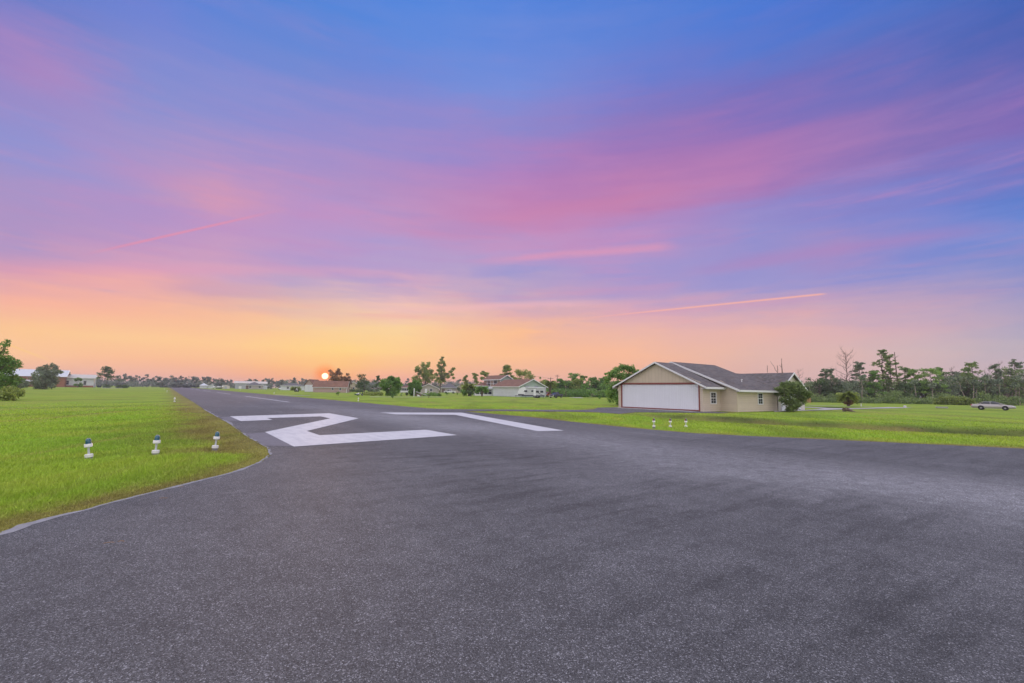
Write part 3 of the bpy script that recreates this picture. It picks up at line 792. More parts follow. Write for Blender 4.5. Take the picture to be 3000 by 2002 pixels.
# --- oleander bush before the right end of the hangar house
pt = G(2318, 1206.5)
items = [(2318, 1135, .75), (2295, 1140, .65), (2340, 1142, .7), (2280, 1150, .5), (2360, 1152, .55), (2308, 1130, .5), (2335, 1128, .4), (2325, 1150, .8), (2300, 1162, .6), (2345, 1165, .6), (2368, 1160, .35), (2274, 1142, .3),
         (2318, 1172, .65), (2305, 1182, .5), (2332, 1184, .5), (2318, 1196, .45), (2290, 1172, .35), (2352, 1178, .35), (2308, 1199, .3), (2330, 1199, .3), (2345, 1126, .25), (2292, 1126, .25)]
bl = bl_px(pt, items, .9, 8)
t_ = empty('oleander_bush', pt, 0, 'big vase shaped green bush at the right end of the tan hangar house', 'shrub')
mb = MB(); rnd = random.Random(8)
for b_ in bl: limb(mb, (rnd.uniform(-.35, .35), rnd.uniform(-.35, .35), -.05), b_[:3], .022, .008, rnd, 4, .05)
mb.build('stem', M['bark_pale'], t_)
leafobj('foliage', bl, 15000, .11, 9, M['leaf_wood'], t_, shell=.7, asp=3.2, gaps=.85)

# --- tree at the left edge, low behind the grass
pt = G(4, 1171)
items = [(2, 1055, .6), (16, 1054, .5), (30, 1058, .35), (10, 1064, .7), (26, 1068, .6), (42, 1070, .45), (50, 1073, .22), (4, 1076, .8), (20, 1080, .6), (38, 1080, .35), (-12, 1066, .9), (2, 1092, .7), (24, 1090, .35),
         (10, 1106, .9), (30, 1108, .7), (48, 1110, .5), (62, 1113, .25), (0, 1118, 1.0), (22, 1120, .8), (40, 1122, .45), (-20, 1110, 1.1), (6, 1134, .9), (26, 1136, .6), (10, 1150, .8), (30, 1152, .45), (-12, 1140, 1.1), (-10, 1160, .8), (14, 1162, .5),
         (3, 999, .28), (8, 1003, .2), (-4, 1010, .5), (2, 1016, .25), (3, 1030, .25), (12, 1034, .18), (-12, 1028, .5), (-14, 1048, .6), (54, 1118, .2)]
bl = bl_px(pt, items, 1.8, 4)
t_ = empty('roadside_tree', pt, 0, 'tall leafy green tree cut off at the left border of the field', 'tree')
mb = MB(); rnd = random.Random(4)
mb.tube([(-1, 0, -.05), (-1.1, 0, 2.2), (-1, .1, 4.2)], [.22, .17, .1], 9)
for b_ in bl: limb(mb, (-1.05, .05, min(4.2, max(.6, b_[2] * .7))), b_[:3], .05, .012, rnd)
mb.build('trunk', M['bark'], t_)
leafobj('crown', bl, 11000, .15, 4, M['leaf'], t_, shell=.55, gaps=.9)
shrub('shrub', 'low olive green shrub at the foot of the tree at the left border', G(14, 1174), 3.2, 1.3, 31, 'leaf_olive', 2200, .14)

# --- left part of the field
def G2(px, py): return G(px, py)
pxtree('spreading_tree', 'dark round tree reaching the ground in front of the brick hangar', G(126, 1141), [(140, 1072, 1.1), (125, 1076, 1.0), (110, 1080, 1.0), (152, 1080, .9), (105, 1088, 1.1), (125, 1090, 1.6), (145, 1090, 1.5), (160, 1090, 1.0), (172, 1091, .6), (97, 1098, 1.2), (115, 1102, 1.8), (138, 1104, 1.9), (156, 1104, 1.3), (92, 1108, 1.1), (104, 1114, 1.6), (124, 1118, 2.0), (146, 1117, 1.8), (155, 1122, 1.1), (100, 1124, 1.1), (112, 1131, 1.3), (132, 1131, 1.6), (147, 1131, 1.2), (105, 1135, .8), (158, 1075, .4), (165, 1086, .4)], 11000, .27, 11, 'leaf_grey', 2.2, .55)
shrub('shrub', 'grey green shrub between the leafy tree and the dark round tree', G(54, 1141), 4.4, 3.6, 12, 'leaf_grey', 2600, .3)
broad('young_tree', 'small pale green tree standing before the white metal hangar', G(228, 1136.5), 5.2, 4.0, 13, 'leaf', 2200, .32, .05, nb=9, gaps=.3)
def far(px, ytop, dist): p = Dp(px, dist); return p, Hat(p, ytop)
p, h_ = far(312, 1078, 360); pine('tall_pine', 'tall spreading pine right of the white metal hangar', p, h_, 11, 14, 'leaf_dark', 1500, .42, .38, nb=16)
for i, (px, w_) in enumerate(((312, 3.5), (355, 3), (369, 2.6))):
    p = Dp(px, 330); shrub('shrub', ['dark low bush under the tall pine', 'dark low bush left of its twin in front of the far woods', 'dark low bush right of its twin in front of the far woods'][i], p, w_ * 1.7, 1.6, 40 + i, 'leaf_dark', 500, .35, stems=False)
for i, (px, yt, wd, lb) in enumerate(((487, 1120, 17, 'round dark tree closing the left end of the runway'), (512, 1122, 12, 'smaller round dark tree at the runway end'), (530, 1119, 11, 'dark tree right of the runway end'), (550, 1121, 12, 'broad dark tree before the far woods near the white roofs'), (572, 1123, 9, 'low dark tree just left of the white roofed house'))):
    p, h_ = far(px, yt, 520); broad('field_tree', lb, p, h_, wd, 50 + i, 'leaf_far', 1500, .75, .0, nb=12)
p, h_ = far(645, 1107, 410); broad('dark_tree', 'upright dark tree left of the long grey metal hangar', p, h_, 6.6, 60, 'leaf_far', 2200, .5, .02, nb=14)
# far woodland: one mass, with single pines standing over it
rs = np.random.RandomState(21); bl = []
for i in range(620):
    px = rs.uniform(262, 1390); dd = rs.uniform(560, 660) if px < 700 else rs.uniform(480, 600)
    yt = 1112 + 4.5 * math.sin(px * .021) + 3 * math.sin(px * .083 + 1) + rs.uniform(-3, 9)
    if px > 650: yt += 4
    p = Dp(px, dd); h_ = max(3.0, Hat(p, yt)); z0 = rs.uniform(.15, .9)
    r_ = rs.uniform(2.0, 3.6); bl.append((p.x, p.y, max(r_ * .6, h_ * z0), r_ * 1.4, r_, r_ * .8))
V, F, ti = leaves(bl, 30000, 1.05, rs, .6, gaps=.3)
tag(link('woods', mesh_np('woods', V, F, M['leaf_far'], {'tint': ti})), 'far dark wood along the horizon behind the field and houses', kind='stuff')
lp = [(345, 1101, 6), (363, 1099, 6), (372, 1104, 7), (391, 1106, 5), (402, 1102, 6), (418, 1107, 6), (429, 1099, 5), (446, 1108, 6), (460, 1103, 5), (468, 1107, 6), (484, 1108, 4), (505, 1103, 8), (516, 1108, 5), (530, 1103, 5), (541, 1108, 5), (559, 1104, 7), (567, 1104, 5), (577, 1112, 5), (597, 1107, 6), (606, 1104, 6), (614, 1106, 6), (627, 1112, 6), (662, 1114, 6), (672, 1113, 5), (728, 1112, 7), (748, 1113, 5), (777, 1111, 6), (795, 1110, 5), (826, 1115, 6), (857, 1113, 7), (862, 1109, 5), (888, 1112, 6), (899, 1115, 5), (1040, 1113, 6), (1065, 1112, 5), (1150, 1116, 7), (1168, 1115, 6), (1192, 1112, 6), (1345, 1113, 5)]
for i, (px, yt, w_) in enumerate(lp):
    p, h_ = far(px, yt, 545 if px < 700 else 470)
    pine('horizon_pine', 'small distant pine standing above the far wood on the horizon', p, h_, w_, 100 + i, 'leaf_far', 190, .85, .55, group='pines over the far wood', nb=6, sz=1.3, lean=random.Random(i).uniform(-.6, .6))

# --- behind and between the houses
p, h_ = far(978, 1082, 225); pxtree('oak', 'dark tree with the low sun at its left side behind the brown roofed barn', p, [(964, 1087, .8), (970, 1094, 1.2), (966, 1100, .8), (978, 1100, 1.4), (988, 1084, .9), (986, 1092, 1.3), (994, 1096, 1.1), (976, 1108, 1.5), (990, 1108, 1.6), (1000, 1108, .9), (966, 1110, .8), (982, 1116, 1.8), (996, 1117, 1.4), (968, 1118, 1.2), (984, 1128, 1.8)], 6500, .3, 71, 'leaf_red', 2, .65)
p, h_ = far(1014, 1094, 232); pxtree('oak', 'smaller dark tree right of the sunlit one behind the barn roof', p, [(1016, 1098, .9), (1008, 1106, .9), (1020, 1106, 1.0), (1012, 1113, 1.3), (1024, 1115, .9), (1005, 1116, .9), (1016, 1121, 1.4), (1026, 1124, .8), (1012, 1130, 1.4)], 4000, .28, 72, 'leaf_red', 1.6, .65)
p, h_ = far(1068, 1091, 210); broad('oak', 'open crowned tree at the right end of the beige house', p, h_, 6.6, 73, 'leaf_dark', 3400, .3, .08, nb=14, gaps=.65)
p, h_ = far(1103, 1103, 215); pine('round_pine', 'slim pine with a round top between the beige house and the willow like tree', p, h_, 4.0, 74, 'leaf_dark', 1400, .28, .2, nb=14)
p, h_ = far(1085, 1122, 260); broad('field_tree', 'low grey green trees behind the slim round topped pine', p, h_, 11, 75, 'leaf_grey', 2200, .42, .0, nb=14)
pt = G(1146, 1160)
bl = bl_px(pt, [(1130, 1118, 1.0), (1145, 1110, 1.0), (1160, 1115, 1.0), (1120, 1128, .9), (1138, 1126, 1.2), (1155, 1128, 1.2), (1170, 1126, .9), (1128, 1138, .9), (1150, 1140, 1.0), (1165, 1138, .8), (1150, 1151, .9), (1138, 1149, .8), (1158, 1154, .7), (1146, 1156, .7), (1162, 1148, .8), (1134, 1156, .5), (1154, 1157, .5), (1146, 1105.5, .5), (1165, 1109, .5), (1118, 1117, .6)], 1.0, 6)
t_ = empty('willow_like_tree', pt, 0, 'wide soft round green tree nearest the runway among the houses', 'tree'); mb = MB(); rnd = random.Random(6)
for b_ in bl: limb(mb, (rnd.uniform(-.3, .3), 0, -.05), b_[:3], .07, .015, rnd)
mb.build('trunk', M['bark'], t_); leafobj('crown', bl, 9000, .24, 6, M['leaf'], t_, shell=.5, gaps=.4)
pt = G(1213, 1160)
bl = bl_px(pt, [(1214, 1122, 1.0), (1204, 1128, .9), (1226, 1127, .9), (1215, 1134, 1.2), (1200, 1138, .7), (1230, 1137, .7), (1212, 1144, 1.0), (1226, 1145, .6), (1203, 1149, .7), (1208, 1156, .6), (1216, 1154, .7), (1224, 1153, .5), (1216, 1117, .5)], .9, 7)
t_ = empty('round_tree', pt, 0, 'round bushy tree behind the white post and the sloping ramp', 'tree'); mb = MB(); rnd = random.Random(7)
for b_ in bl: limb(mb, (0, 0, -.05), b_[:3], .06, .015, rnd)
mb.build('trunk', M['bark'], t_); leafobj('crown', bl, 7000, .22, 7, M['leaf'], t_, shell=.5, gaps=.4)
# two tall sycamores
pt = Dp(1245, 250)
bl = bl_px(pt, [(1222, 1078, 1.5), (1218, 1086, 1.3), (1236, 1070, 1.5), (1240, 1080, 1.8), (1250, 1073, 1.4), (1253, 1066, 1.2), (1236, 1064, 1.0), (1245, 1090, 2.0), (1230, 1088, 1.5), (1260, 1088, 1.5), (1252, 1100, 2), (1238, 1100, 1.6), (1262, 1098, 1.3), (1220, 1106, 1.7), (1210, 1110, 1.4), (1245, 1110, 2), (1265, 1108, 1.8), (1230, 1115, 1.7), (1255, 1118, 1.6), (1225, 1096, .9)], 2, 9)
t_ = empty('tall_tree', pt, 0, 'tall forked green tree, the left and shorter of the pair over the houses', 'tree'); mb = MB(); rnd = random.Random(9)
for b_ in bl: limb(mb, (0, 0, rnd.uniform(0, 4)), b_[:3], .16, .03, rnd)
mb.tube([(0, 0, -.1), (0, 0, 3), (.2, 0, 8)], [.3, .25, .15], 8); mb.build('trunk', M['bark'], t_); leafobj('crown', bl, 8500, .42, 9, M['leaf_olive'], t_, shell=.55, gaps=.7)
pt = G(1289, 1151)
bl = bl_px(pt, [(1293, 1048, .9), (1290, 1055, 1.2), (1286, 1063, 1.4), (1296, 1062, 1.2), (1300, 1070, 1.4), (1282, 1072, 1.4), (1290, 1078, 1.6), (1284, 1086, 1.5), (1297, 1086, 1.4), (1290, 1096, 1.7), (1277, 1098, 1.3), (1302, 1096, 1.3), (1310, 1096, 1.2), (1318, 1090, 1.2), (1325, 1082, 1.1), (1329, 1080, .9), (1322, 1098, 1.2), (1310, 1104, 1.5), (1296, 1106, 1.8), (1283, 1110, 1.7), (1327, 1108, 1.0), (1300, 1116, 1.5), (1288, 1120, 1.5), (1275, 1116, 1.3), (1288, 1130, .9), (1289, 1140, .9), (1288, 1147, .7)], 1.8, 10)
t_ = empty('tall_tree', pt, 0, 'tallest tree over the houses with a pointed top and a branch to its right', 'tree'); mb = MB(); rnd = random.Random(10)
for b_ in bl: limb(mb, (0, 0, max(.2, b_[2] * .6)), b_[:3], .13, .03, rnd)
mb.tube([(0, 0, -.1), (.2, 0, 7), (.5, 0, 15)], [.34, .25, .1], 8); mb.build('trunk', M['bark'], t_); leafobj('crown', bl, 10500, .40, 10, M['leaf_olive'], t_, shell=.55, gaps=.7)
broad('small_tree', 'small round tree behind the white pickup, left of its twin', G(1316, 1150.5), 3.9, 4.6, 81, 'leaf_dark', 1500, .24, .35, nb=9)
broad('small_tree', 'small round tree behind the tailgate of the white pickup', G(1344, 1152), 3.2, 2.5, 82, 'leaf_dark', 1300, .22, .1, nb=8)
for i, (px, py, yt, w_, lb) in enumerate(((1256, 1167, 1145, 1.2, 'thin sapling in front of the grey gabled house'), (1287, 1163, 1150, .8, 'thin sapling under the tallest tree'), (1312, 1159, 1149, 1.2, 'thin sapling before the white pickup'), (1339, 1158, 1150.5, .6, 'small upright sapling behind the white pickup'), (1176, 1162, 1151, .5, 'small upright green shoot right of the wide soft tree'))):
    p = G(px, py); broad('sapling', lb, p, Hat(p, yt), w_, 85 + i, 'leaf', 420, .12, .25, nb=6)
shrub('shrub', 'small upright bright bush in front of the wide soft tree', G(1150.5, 1168), .65, .8, 90, 'leaf', 700, .08)
shrub('shrub', 'round tufted bush in front of the brown roofed barn', G(990.5, 1159), 1.0, 1.0, 91, 'leaf', 900, .09)
shrub('shrub', 'lone small bush on the lawn before the right woods', G(1757, 1169.5), .75, .6, 92, 'leaf', 500, .09)
shrub('shrub', 'dark hedge shrub left of the round bushy tree', G(1192, 1160), 1.1, .9, 96, 'leaf_dark', 700, .12)
shrub('shrub', 'tall green shrub left of the two small palms', G(1358, 1161), 3.0, 1.9, 93, 'leaf', 2000, .17)
shrub('shrub', 'dark round shrub at the foot of the left small palm', G(1380, 1161.5), 2.6, 2.4, 94, 'leaf_dark', 2000, .17)
shrub('shrub', 'low leafy shrub under the grey gabled house wall', G(1272, 1160), 2.4, .9, 95, 'leaf', 1200, .13)
rs = np.random.RandomState(5); bl = []
for i in range(60):
    px = rs.uniform(1069, 1118); p = G(px, rs.uniform(1156, 1159.5)); h_ = rs.uniform(.3, .75); bl.append((p.x, p.y, h_ * .5, .5, .5, h_ * .6))
V, F, ti = leaves(bl, 4500, .17, rs, .6, asp=2.5, droop=-2); tag(link('tall_weeds', mesh_np('tall_weeds', V, F, M['leaf_olive'], {'tint': ti})), 'tall weeds beside the wide soft tree', kind='stuff')
rs = np.random.RandomState(6); bl = []
for i in range(50):
    px = rs.uniform(1238, 1290); p = G(px, rs.uniform(1157, 1161)); h_ = rs.uniform(.25, .6); bl.append((p.x, p.y, h_ * .5, .5, .5, h_ * .6))
V, F, ti = leaves(bl, 3000, .17, rs, .6, asp=2.5, droop=-2); tag(link('low_weeds', mesh_np('low_weeds', V, F, M['leaf'], {'tint': ti})), 'low leafy weeds by the grey gabled house', kind='stuff')
palm('small_palm', 'small palm left of the sunroom, over the dark round shrub', G(1374, 1161), 4.3, 4.6, 61, 2.4, leaf='leaf_olive', skirt=False)
palm('small_palm', 'small palm right in front of the white sunroom', G(1412, 1162), 3.9, 3.6, 62, 2.1, leaf='leaf', skirt=False)
palm('sago_palm', 'wide low palm clump before the pale hip roofed house', Dp(866, 300), 3.3, 5.4, 63, .8, leaf='leaf_olive', skirt=False, n_fr=44)
palm('cabbage_palm', 'shaggy palm with hanging dead fronds by the curved driveway', G(2486, 1190.5), 3.1, 3.1, 64, 1.6, leaf='leaf_olive', n_fr=40)
for i, (px, yt, w_, lb) in enumerate(((1364, 1103, 4.2, 'slim pine at the left of the house with the upper storey, lowest of three'), (1390, 1095, 4.6, 'slim pine, the middle of three left of the upper storey'), (1419, 1090, 5.6, 'open pine rising just left of the upper storey roof'))):
    p, h_ = far(px, yt, 210); pine('yard_pine', lb, p, h_, w_, 76 + i, 'leaf_olive', 1500, .3, .35, nb=13)
p, h_ = far(1487, 1076, 195); pine('yard_pine', 'tall pine above the upper storey roof, its head rounded', p, h_, 6, 79, 'leaf_olive', 2300, .32, .45, nb=14, sz=1.3)
p, h_ = far(1497, 1098, 190); broad('yard_tree', 'low open tree right of the upper storey gable', p, h_, 4.5, 179, 'leaf_olive', 1500, .3, .3, nb=9, gaps=.6)
p, h_ = far(1540, 1082, 190); broad('yard_tree', 'wide open tree behind the brown roof over the camper', p, h_, 10.0, 80, 'leaf_olive', 5200, .33, .25, nb=20, gaps=.65)
p, h_ = far(1582, 1098, 195); broad('yard_tree', 'small tree peeping over the right slope of the camper house roof', p, h_, 4.0, 180, 'leaf_olive', 1400, .3, .2, nb=8)

# --- middle tree line between the camper house and the hangar
mid = [(1600, 1112, 6, 'b', 'leaf_olive'), (1622, 1116, 6, 'b', 'leaf'), (1640, 1111, 4, 'p', 'leaf'), (1652, 1116, 6, 'b', 'leaf'), (1668, 1112, 5, 'b', 'leaf'), (1681, 1097, 6.5, 'p', 'leaf'), (1694, 1108, 6, 'b', 'leaf_olive'),
       (1708, 1103, 5, 'p', 'leaf'), (1722, 1113, 6, 'b', 'leaf'), (1736, 1107, 5, 'p', 'leaf'), (1748, 1110, 6, 'b', 'leaf'), (1762, 1112, 5, 'b', 'leaf_olive'), (1769, 1107, 5, 'p', 'leaf'), (1786, 1112, 6, 'b', 'leaf')]
mlab = ['tree directly behind the red car and the camper', 'bushy tree by the wooden utility pole', 'slim pine just right of the utility pole', 'bushy tree behind the black pickup', 'green tree right of the broken snag', 'pointed pine, highest between the camper and the hangar',
        'olive tree right under the pointed pine', 'open topped pine near the middle of the far lawn edge', 'low green tree right of the open topped pine', 'thin pine left of centre of the gap by the hangar', 'green tree with a rounded head near the hangar tree', 'olive tree beside the leaning pine', 'last open pine before the big tree by the hangar', 'green tree half hidden by the big tree by the hangar']
for i, (px, yt, w_, k, lf) in enumerate(mid):
    p, h_ = far(px, yt, 166 + (i * 7) % 13)
    if k == 'p': pine('lawn_edge_pine', mlab[i], p, h_, w_, 200 + i, lf, 1800, .28, .3, nb=15, sz=1.2)
    else: broad('lawn_edge_tree', mlab[i], p, h_, w_, 200 + i, lf, 2600, .32, .0, nb=16, gaps=.5)
def belt(name, label, x0, x1, dist, ya, yb, n, nl, size, seed, leaf):
    rs = np.random.RandomState(seed); bl = []
    for i in range(n):
        px = rs.uniform(x0, x1); p = Dp(px, dist(px) + rs.uniform(-3, 7)); h_ = zat(p, rs.uniform(ya(px), yb(px))); r_ = rs.uniform(.6, 1.3)
        bl.append((p.x, p.y, max(r_ * .5, h_ - r_ * .6), r_ * 1.2, r_, r_ * .75))
    V, F, ti = leaves(bl, nl, size, rs, .55, gaps=.35)
    return tag(link(name, mesh_np(name, V, F, M[leaf], {'tint': ti})), label, kind='stuff')
belt('undergrowth', 'bright mixed brush at the foot of the middle tree line', 1588, 1800, lambda x: 158, lambda x: 1138, lambda x: 1160, 210, 12000, .3, 31, 'leaf')
belt('dark_undergrowth', 'dark brush behind the middle tree line', 1588, 1800, lambda x: 172, lambda x: 1126, lambda x: 1155, 190, 8500, .42, 32, 'leaf_dark')  # dark leaf colour for the rear row of brush
# --- right wood
def rd(px): return np.interp(px, [2330, 2500, 2700, 3000, 3150], [150, 152, 163, 182, 190])
right = [(2344, 1084, 5.0, 'x', ''), (2376, 1108, 7, 'b', 'leaf_dark'), (2398, 1104, 8, 'b', 'leaf_dark'), (2420, 1082, 4.4, 'p', 'leaf_grey'), (2436, 1083, 5, 'p', 'leaf_grey'), (2448, 1106, 7, 'b', 'leaf_grey'), (2484, 1033, 9.2, 'x', ''), (2470, 1112, 7, 'b', 'leaf_dark'),
         (2522, 1064, 7.5, 'p', 'leaf_grey'), (2500, 1104, 6, 'b', 'leaf_grey'), (2545, 1100, 7, 'b', 'leaf_wood'), (2562, 1088, 6, 'p', 'leaf'), (2590, 1028, 6.6, 'p', 'leaf_wood'), (2614, 1043, 7.0, 'p', 'leaf_wood'), (2635, 1032, 0, 's', ''), (2604, 1112, 7, 'b', 'leaf_wood'), (2656, 1077, 5.5, 'p', 'leaf_wood'),
         (2682, 1088, 6.5, 'p', 'leaf_bright'), (2660, 1120, 6, 'b', 'leaf_dark'), (2706, 1112, 7, 'b', 'leaf_dark'), (2732, 1082, 8, 'p', 'leaf_bright'), (2764, 1080, 6, 'p', 'leaf'), (2752, 1108, 7, 'b', 'leaf_grey'), (2795, 1078, 4, 'x', ''), (2790, 1095, 8, 'b', 'leaf_grey'), (2816, 1080, 6, 'b', 'leaf_grey'),
         (2832, 1088, 6, 'b', 'leaf_wood'), (2855, 1067, 8, 'p', 'leaf_wood'), (2872, 1108, 7, 'b', 'leaf_dark'), (2890, 1090, 6, 'b', 'leaf_grey'), (2907, 1072, 3.4, 'x', ''), (2924, 1072, 5.5, 'p', 'leaf_grey'), (2937, 1064, 3.0, 'x', ''), (2951, 1072, 7, 'b', 'leaf_wood'), (2968, 1090, 7, 'b', 'leaf_grey'), (2981, 1060, 6.5, 'p', 'leaf_grey'), (3002, 1074, 7.5, 'b', 'leaf_wood'), (3030, 1075, 8, 'b', 'leaf_grey')]
rlab = {0: 'small half dead tree just right of the hangar house gable', 6: 'tall leafless tree with fine upswept branches behind the palm', 8: 'ragged grey green pine right of the leafless tree', 12: 'tallest pine of the right wood with a long bare trunk', 13: 'second tall pine, directly right of the tallest one',
        14: 'bare broken trunk standing beside the two tall pines', 16: 'thin dark pine right of the broken trunk', 17: 'bright green pine with a slim pale trunk, the left of two', 20: 'bright green pine, wider and right of its slim twin', 27: 'flat topped pine above the sedan boot', 35: 'high ragged tree near the right border of the wood',
        1: 'dark oak behind the driveway beside the hangar house', 2: 'wide dark oak left of the palm', 3: 'thin pine top left above the dark oaks', 4: 'pine top reaching right above the dark oaks', 5: 'grey tree at the left foot of the leafless tree', 7: 'dark tree directly behind the palm crown', 9: 'grey tree at the right foot of the leafless tree',
        10: 'green tree between the grey green pine and the tallest pine', 11: 'small pointed pine left of the tallest pine', 15: 'green bushy tree under the two tall pines', 18: 'dark tree at the foot of the thin dark pine', 19: 'dark tree between the two bright green pines', 21: 'pine right of the wider bright green pine', 22: 'grey tree right under the wider bright pine',
        23: 'leafless spire above the round mound bush', 24: 'grey tree behind the round mound bush', 25: 'tall grey tree right above the mound bush', 26: 'green tree between the mound bush and the flat topped pine', 28: 'dark tree right behind the sedan boot', 29: 'grey tree above the sedan roof', 30: 'thin bare tree above the sedan windows',
        31: 'feathery tree over the sedan bonnet', 32: 'thin bare tree over the sedan bonnet', 33: 'leafy green tree right above the sedan nose', 34: 'grey tree right of the sedan', 36: 'green tree cut by the right border', 37: 'grey tree beyond the right border'}
for i, (px, yt, w_, k, lf) in enumerate(right):
    if px > 3045: continue
    d_ = float(rd(px)) + (i * 5) % 9 - 1; p, h_ = far(px, yt, d_); lb = rlab[i]
    if k == 'p':
        hi = yt < 1070
        pine('wood_pine', lb, p, h_, w_ * (.82 if hi else .88), 300 + i, lf, 2600, .19, .40 if hi else .28, nb=34 if hi else 24, sz=.62 if hi else .8)
    elif k == 'b': broad('wood_tree', lb, p, h_, w_ * .9, 300 + i, lf, 4200, .25, .15, nb=24, gaps=.9, bark='bark_pale' if i % 3 == 0 else 'bark')
    elif k == 'x': bare('leafless_tree', lb, p, h_, w_, 300 + i, start=.3, nbr=26 if w_ > 5 else 14)
    else: snag('broken_trunk', lb, p, h_, 300 + i, lean=-.035, stubs=12)
for i, (px, lean) in enumerate(((2382, -.6), (2835, -1.4), (2848, .5), (2862, .1), (2889, 0), (2936, -.4), (2976, .1), (2988, 0), (2997, .9), (2682, 0), (2731, .1), (2525, .2))):
    p = Dp(px, float(rd(px)) - 6); mb = MB(); ht_ = 4.5 + (i * 37 % 10) * .25; t_ = empty('slender_tree', p, 0, 'slim pale trunked tree standing at the front of the right wood', 'tree', 'pale slender trees at the edge of the right wood')
    limb(mb, (0, 0, -.05), (lean * 1.6, 0, ht_), .10, .05, random.Random(i), 5, .02); mb.build('trunk', M['bark_pale'], t_)
    leafobj('crown', [(lean * 1.6, 0, ht_, .9, .9, .5), (lean * 1.6 + .5, .2, ht_ + .5, .7, .7, .4)], 260, .28, i, M['leaf_grey'], t_)
belt('wood_brush', 'green brush along the front of the right wood', 2352, 3060, lambda x: float(rd(x)) - 9, lambda x: 1150 + (x - 2350) * .008 + 9 * math.sin(x * .045) + 6 * math.sin(x * .13 + 2), lambda x: 1174 + (x - 2350) * .012, 300, 17000, .24, 41, 'leaf_wood')
belt('wood_inner', 'dark inner foliage of the right wood', 2352, 3060, lambda x: float(rd(x)) + 5, lambda x: 1124 + (x - 2350) * .01, lambda x: 1168 + (x - 2350) * .012, 300, 15000, .32, 42, 'leaf_dark')  # dark leaf colour for the foliage inside the wood
belt('back_wood', 'thin distant foliage behind the right wood', 2340, 3060, lambda x: float(rd(x)) + 26, lambda x: 1112 + (x - 2350) * .006, lambda x: 1150 + (x - 2350) * .012, 260, 9000, .36, 43, 'leaf_grey')
# mound bush on the lawn
p = Dp(2796, 150)
bl = [(x_, y_, .7, 1.5, 1.5, 1.1) for x_, y_ in ((-2.2, 0), (-1.1, .3), (0, -.2), (1.2, .2), (2.1, 0))] + [(-.4, 0, 1.3, 1.6, 1.2, .75), (.9, 0, 1.2, 1.4, 1.2, .7), (-3.0, 0, .35, .9, .9, .4), (3.0, 0, .4, .8, .8, .5)]
o = leafobj('mound_bush', bl, 6500, .22, 77, M['leaf_olive'], None, shell=.35, gaps=.2); o.location = p; o.rotation_euler.z = -math.atan2(p.x, p.y)
tag(o, 'low round mounded bush on the lawn in front of the right wood', 'shrub')
# snags seen over the hangar house roof
p, h_ = far(2250, 1071, 150); snag('dead_trunk', 'short dead trunk over the house roof, leftmost of the three', p, h_, 401, .015, 4)
p, h_ = far(2281, 1071, 150); snag('dead_trunk', 'dead trunk with a long slanting side branch over the house roof', p, h_, 402, .0, 5, side=(.8, -1.9, zat(Dp(2266, 150), 1059)))
p, h_ = far(2295, 1051, 150); snag('dead_trunk', 'tallest straight dead trunk over the house roof', p, h_, 403, -.003, 8)
p, h_ = far(1658, 1113, 150); snag('dead_trunk', 'broken dead trunk in the middle tree line behind the pickup', p, h_, 404, -.01, 5)
p, h_ = far(1611, 1111, 152); palm('tall_palm', 'palm crown showing over the trees behind the red car', p, h_, 4.2, 65, h_ * .72, leaf='leaf_olive', skirt=False)

# --- grass blades in front: taller and finer near the camera
rs = np.random.RandomState(3)
def scatter(n, rmin, rmax, a0, a1, pw):
    """points with density falling as distance grows"""
    a = rs.uniform(R(a0), R(a1), n); u_ = rs.rand(n)
    r_ = rmin * (rmax / rmin) ** u_ if pw == 0 else (rmin ** pw + u_ * (rmax ** pw - rmin ** pw)) ** (1 / pw)
    return r_ * np.sin(a), r_ * np.cos(a), r_
xs = []; ys = []; rsz = []
for (n, r0, r1, a0, a1, pw) in ((460000, 6.5, 80, -62, -16, -.6), (300000, 18, 100, -40, 62, -.3)):
    x, y, r_ = scatter(n, r0, r1, a0, a1, pw); xs.append(x); ys.append(y); rsz.append(r_)
x = np.concatenate(xs); y = np.concatenate(ys); r_ = np.concatenate(rsz)
sd = pave_sd(x, y)
edge = .10 * (vnoise(x * 6, y * 6) - .55)
k = (sd > edge) & (rs.rand(len(x)) < sstep(r_, np.where(x < -5, 78, 98), np.where(x < -5, 24, 34)))
x, y, r_, sd = x[k], y[k], r_[k], sd[k]
LIGHTS = [(261, 1348), (454.5, 1335.6), (628.5, 1322.7), (1915.8, 1255), (1963.8, 1252), (2009.6, 1251)]
k = np.ones(len(x), bool)
for px, py in LIGHTS:          # trimmed collar of turf round each light
    q = G(px, py); k &= (np.hypot(x - q.x, y - q.y) > .17) | (rs.rand(len(x)) < .12)
x, y, r_, sd = x[k], y[k], r_[k], sd[k]
dr = dryness(x, y, sd)
clump = vnoise(x * 1.7, y * 1.7) * .6 + vnoise(x * 5, y * 5 + 3) * .5
n = len(x)
hgt = (.035 + .075 * clump * rs.rand(n) + .03 * rs.rand(n)) * (.45 + .55 * sstep(sd, .1, 1.6)) * (1 - .35 * dr)
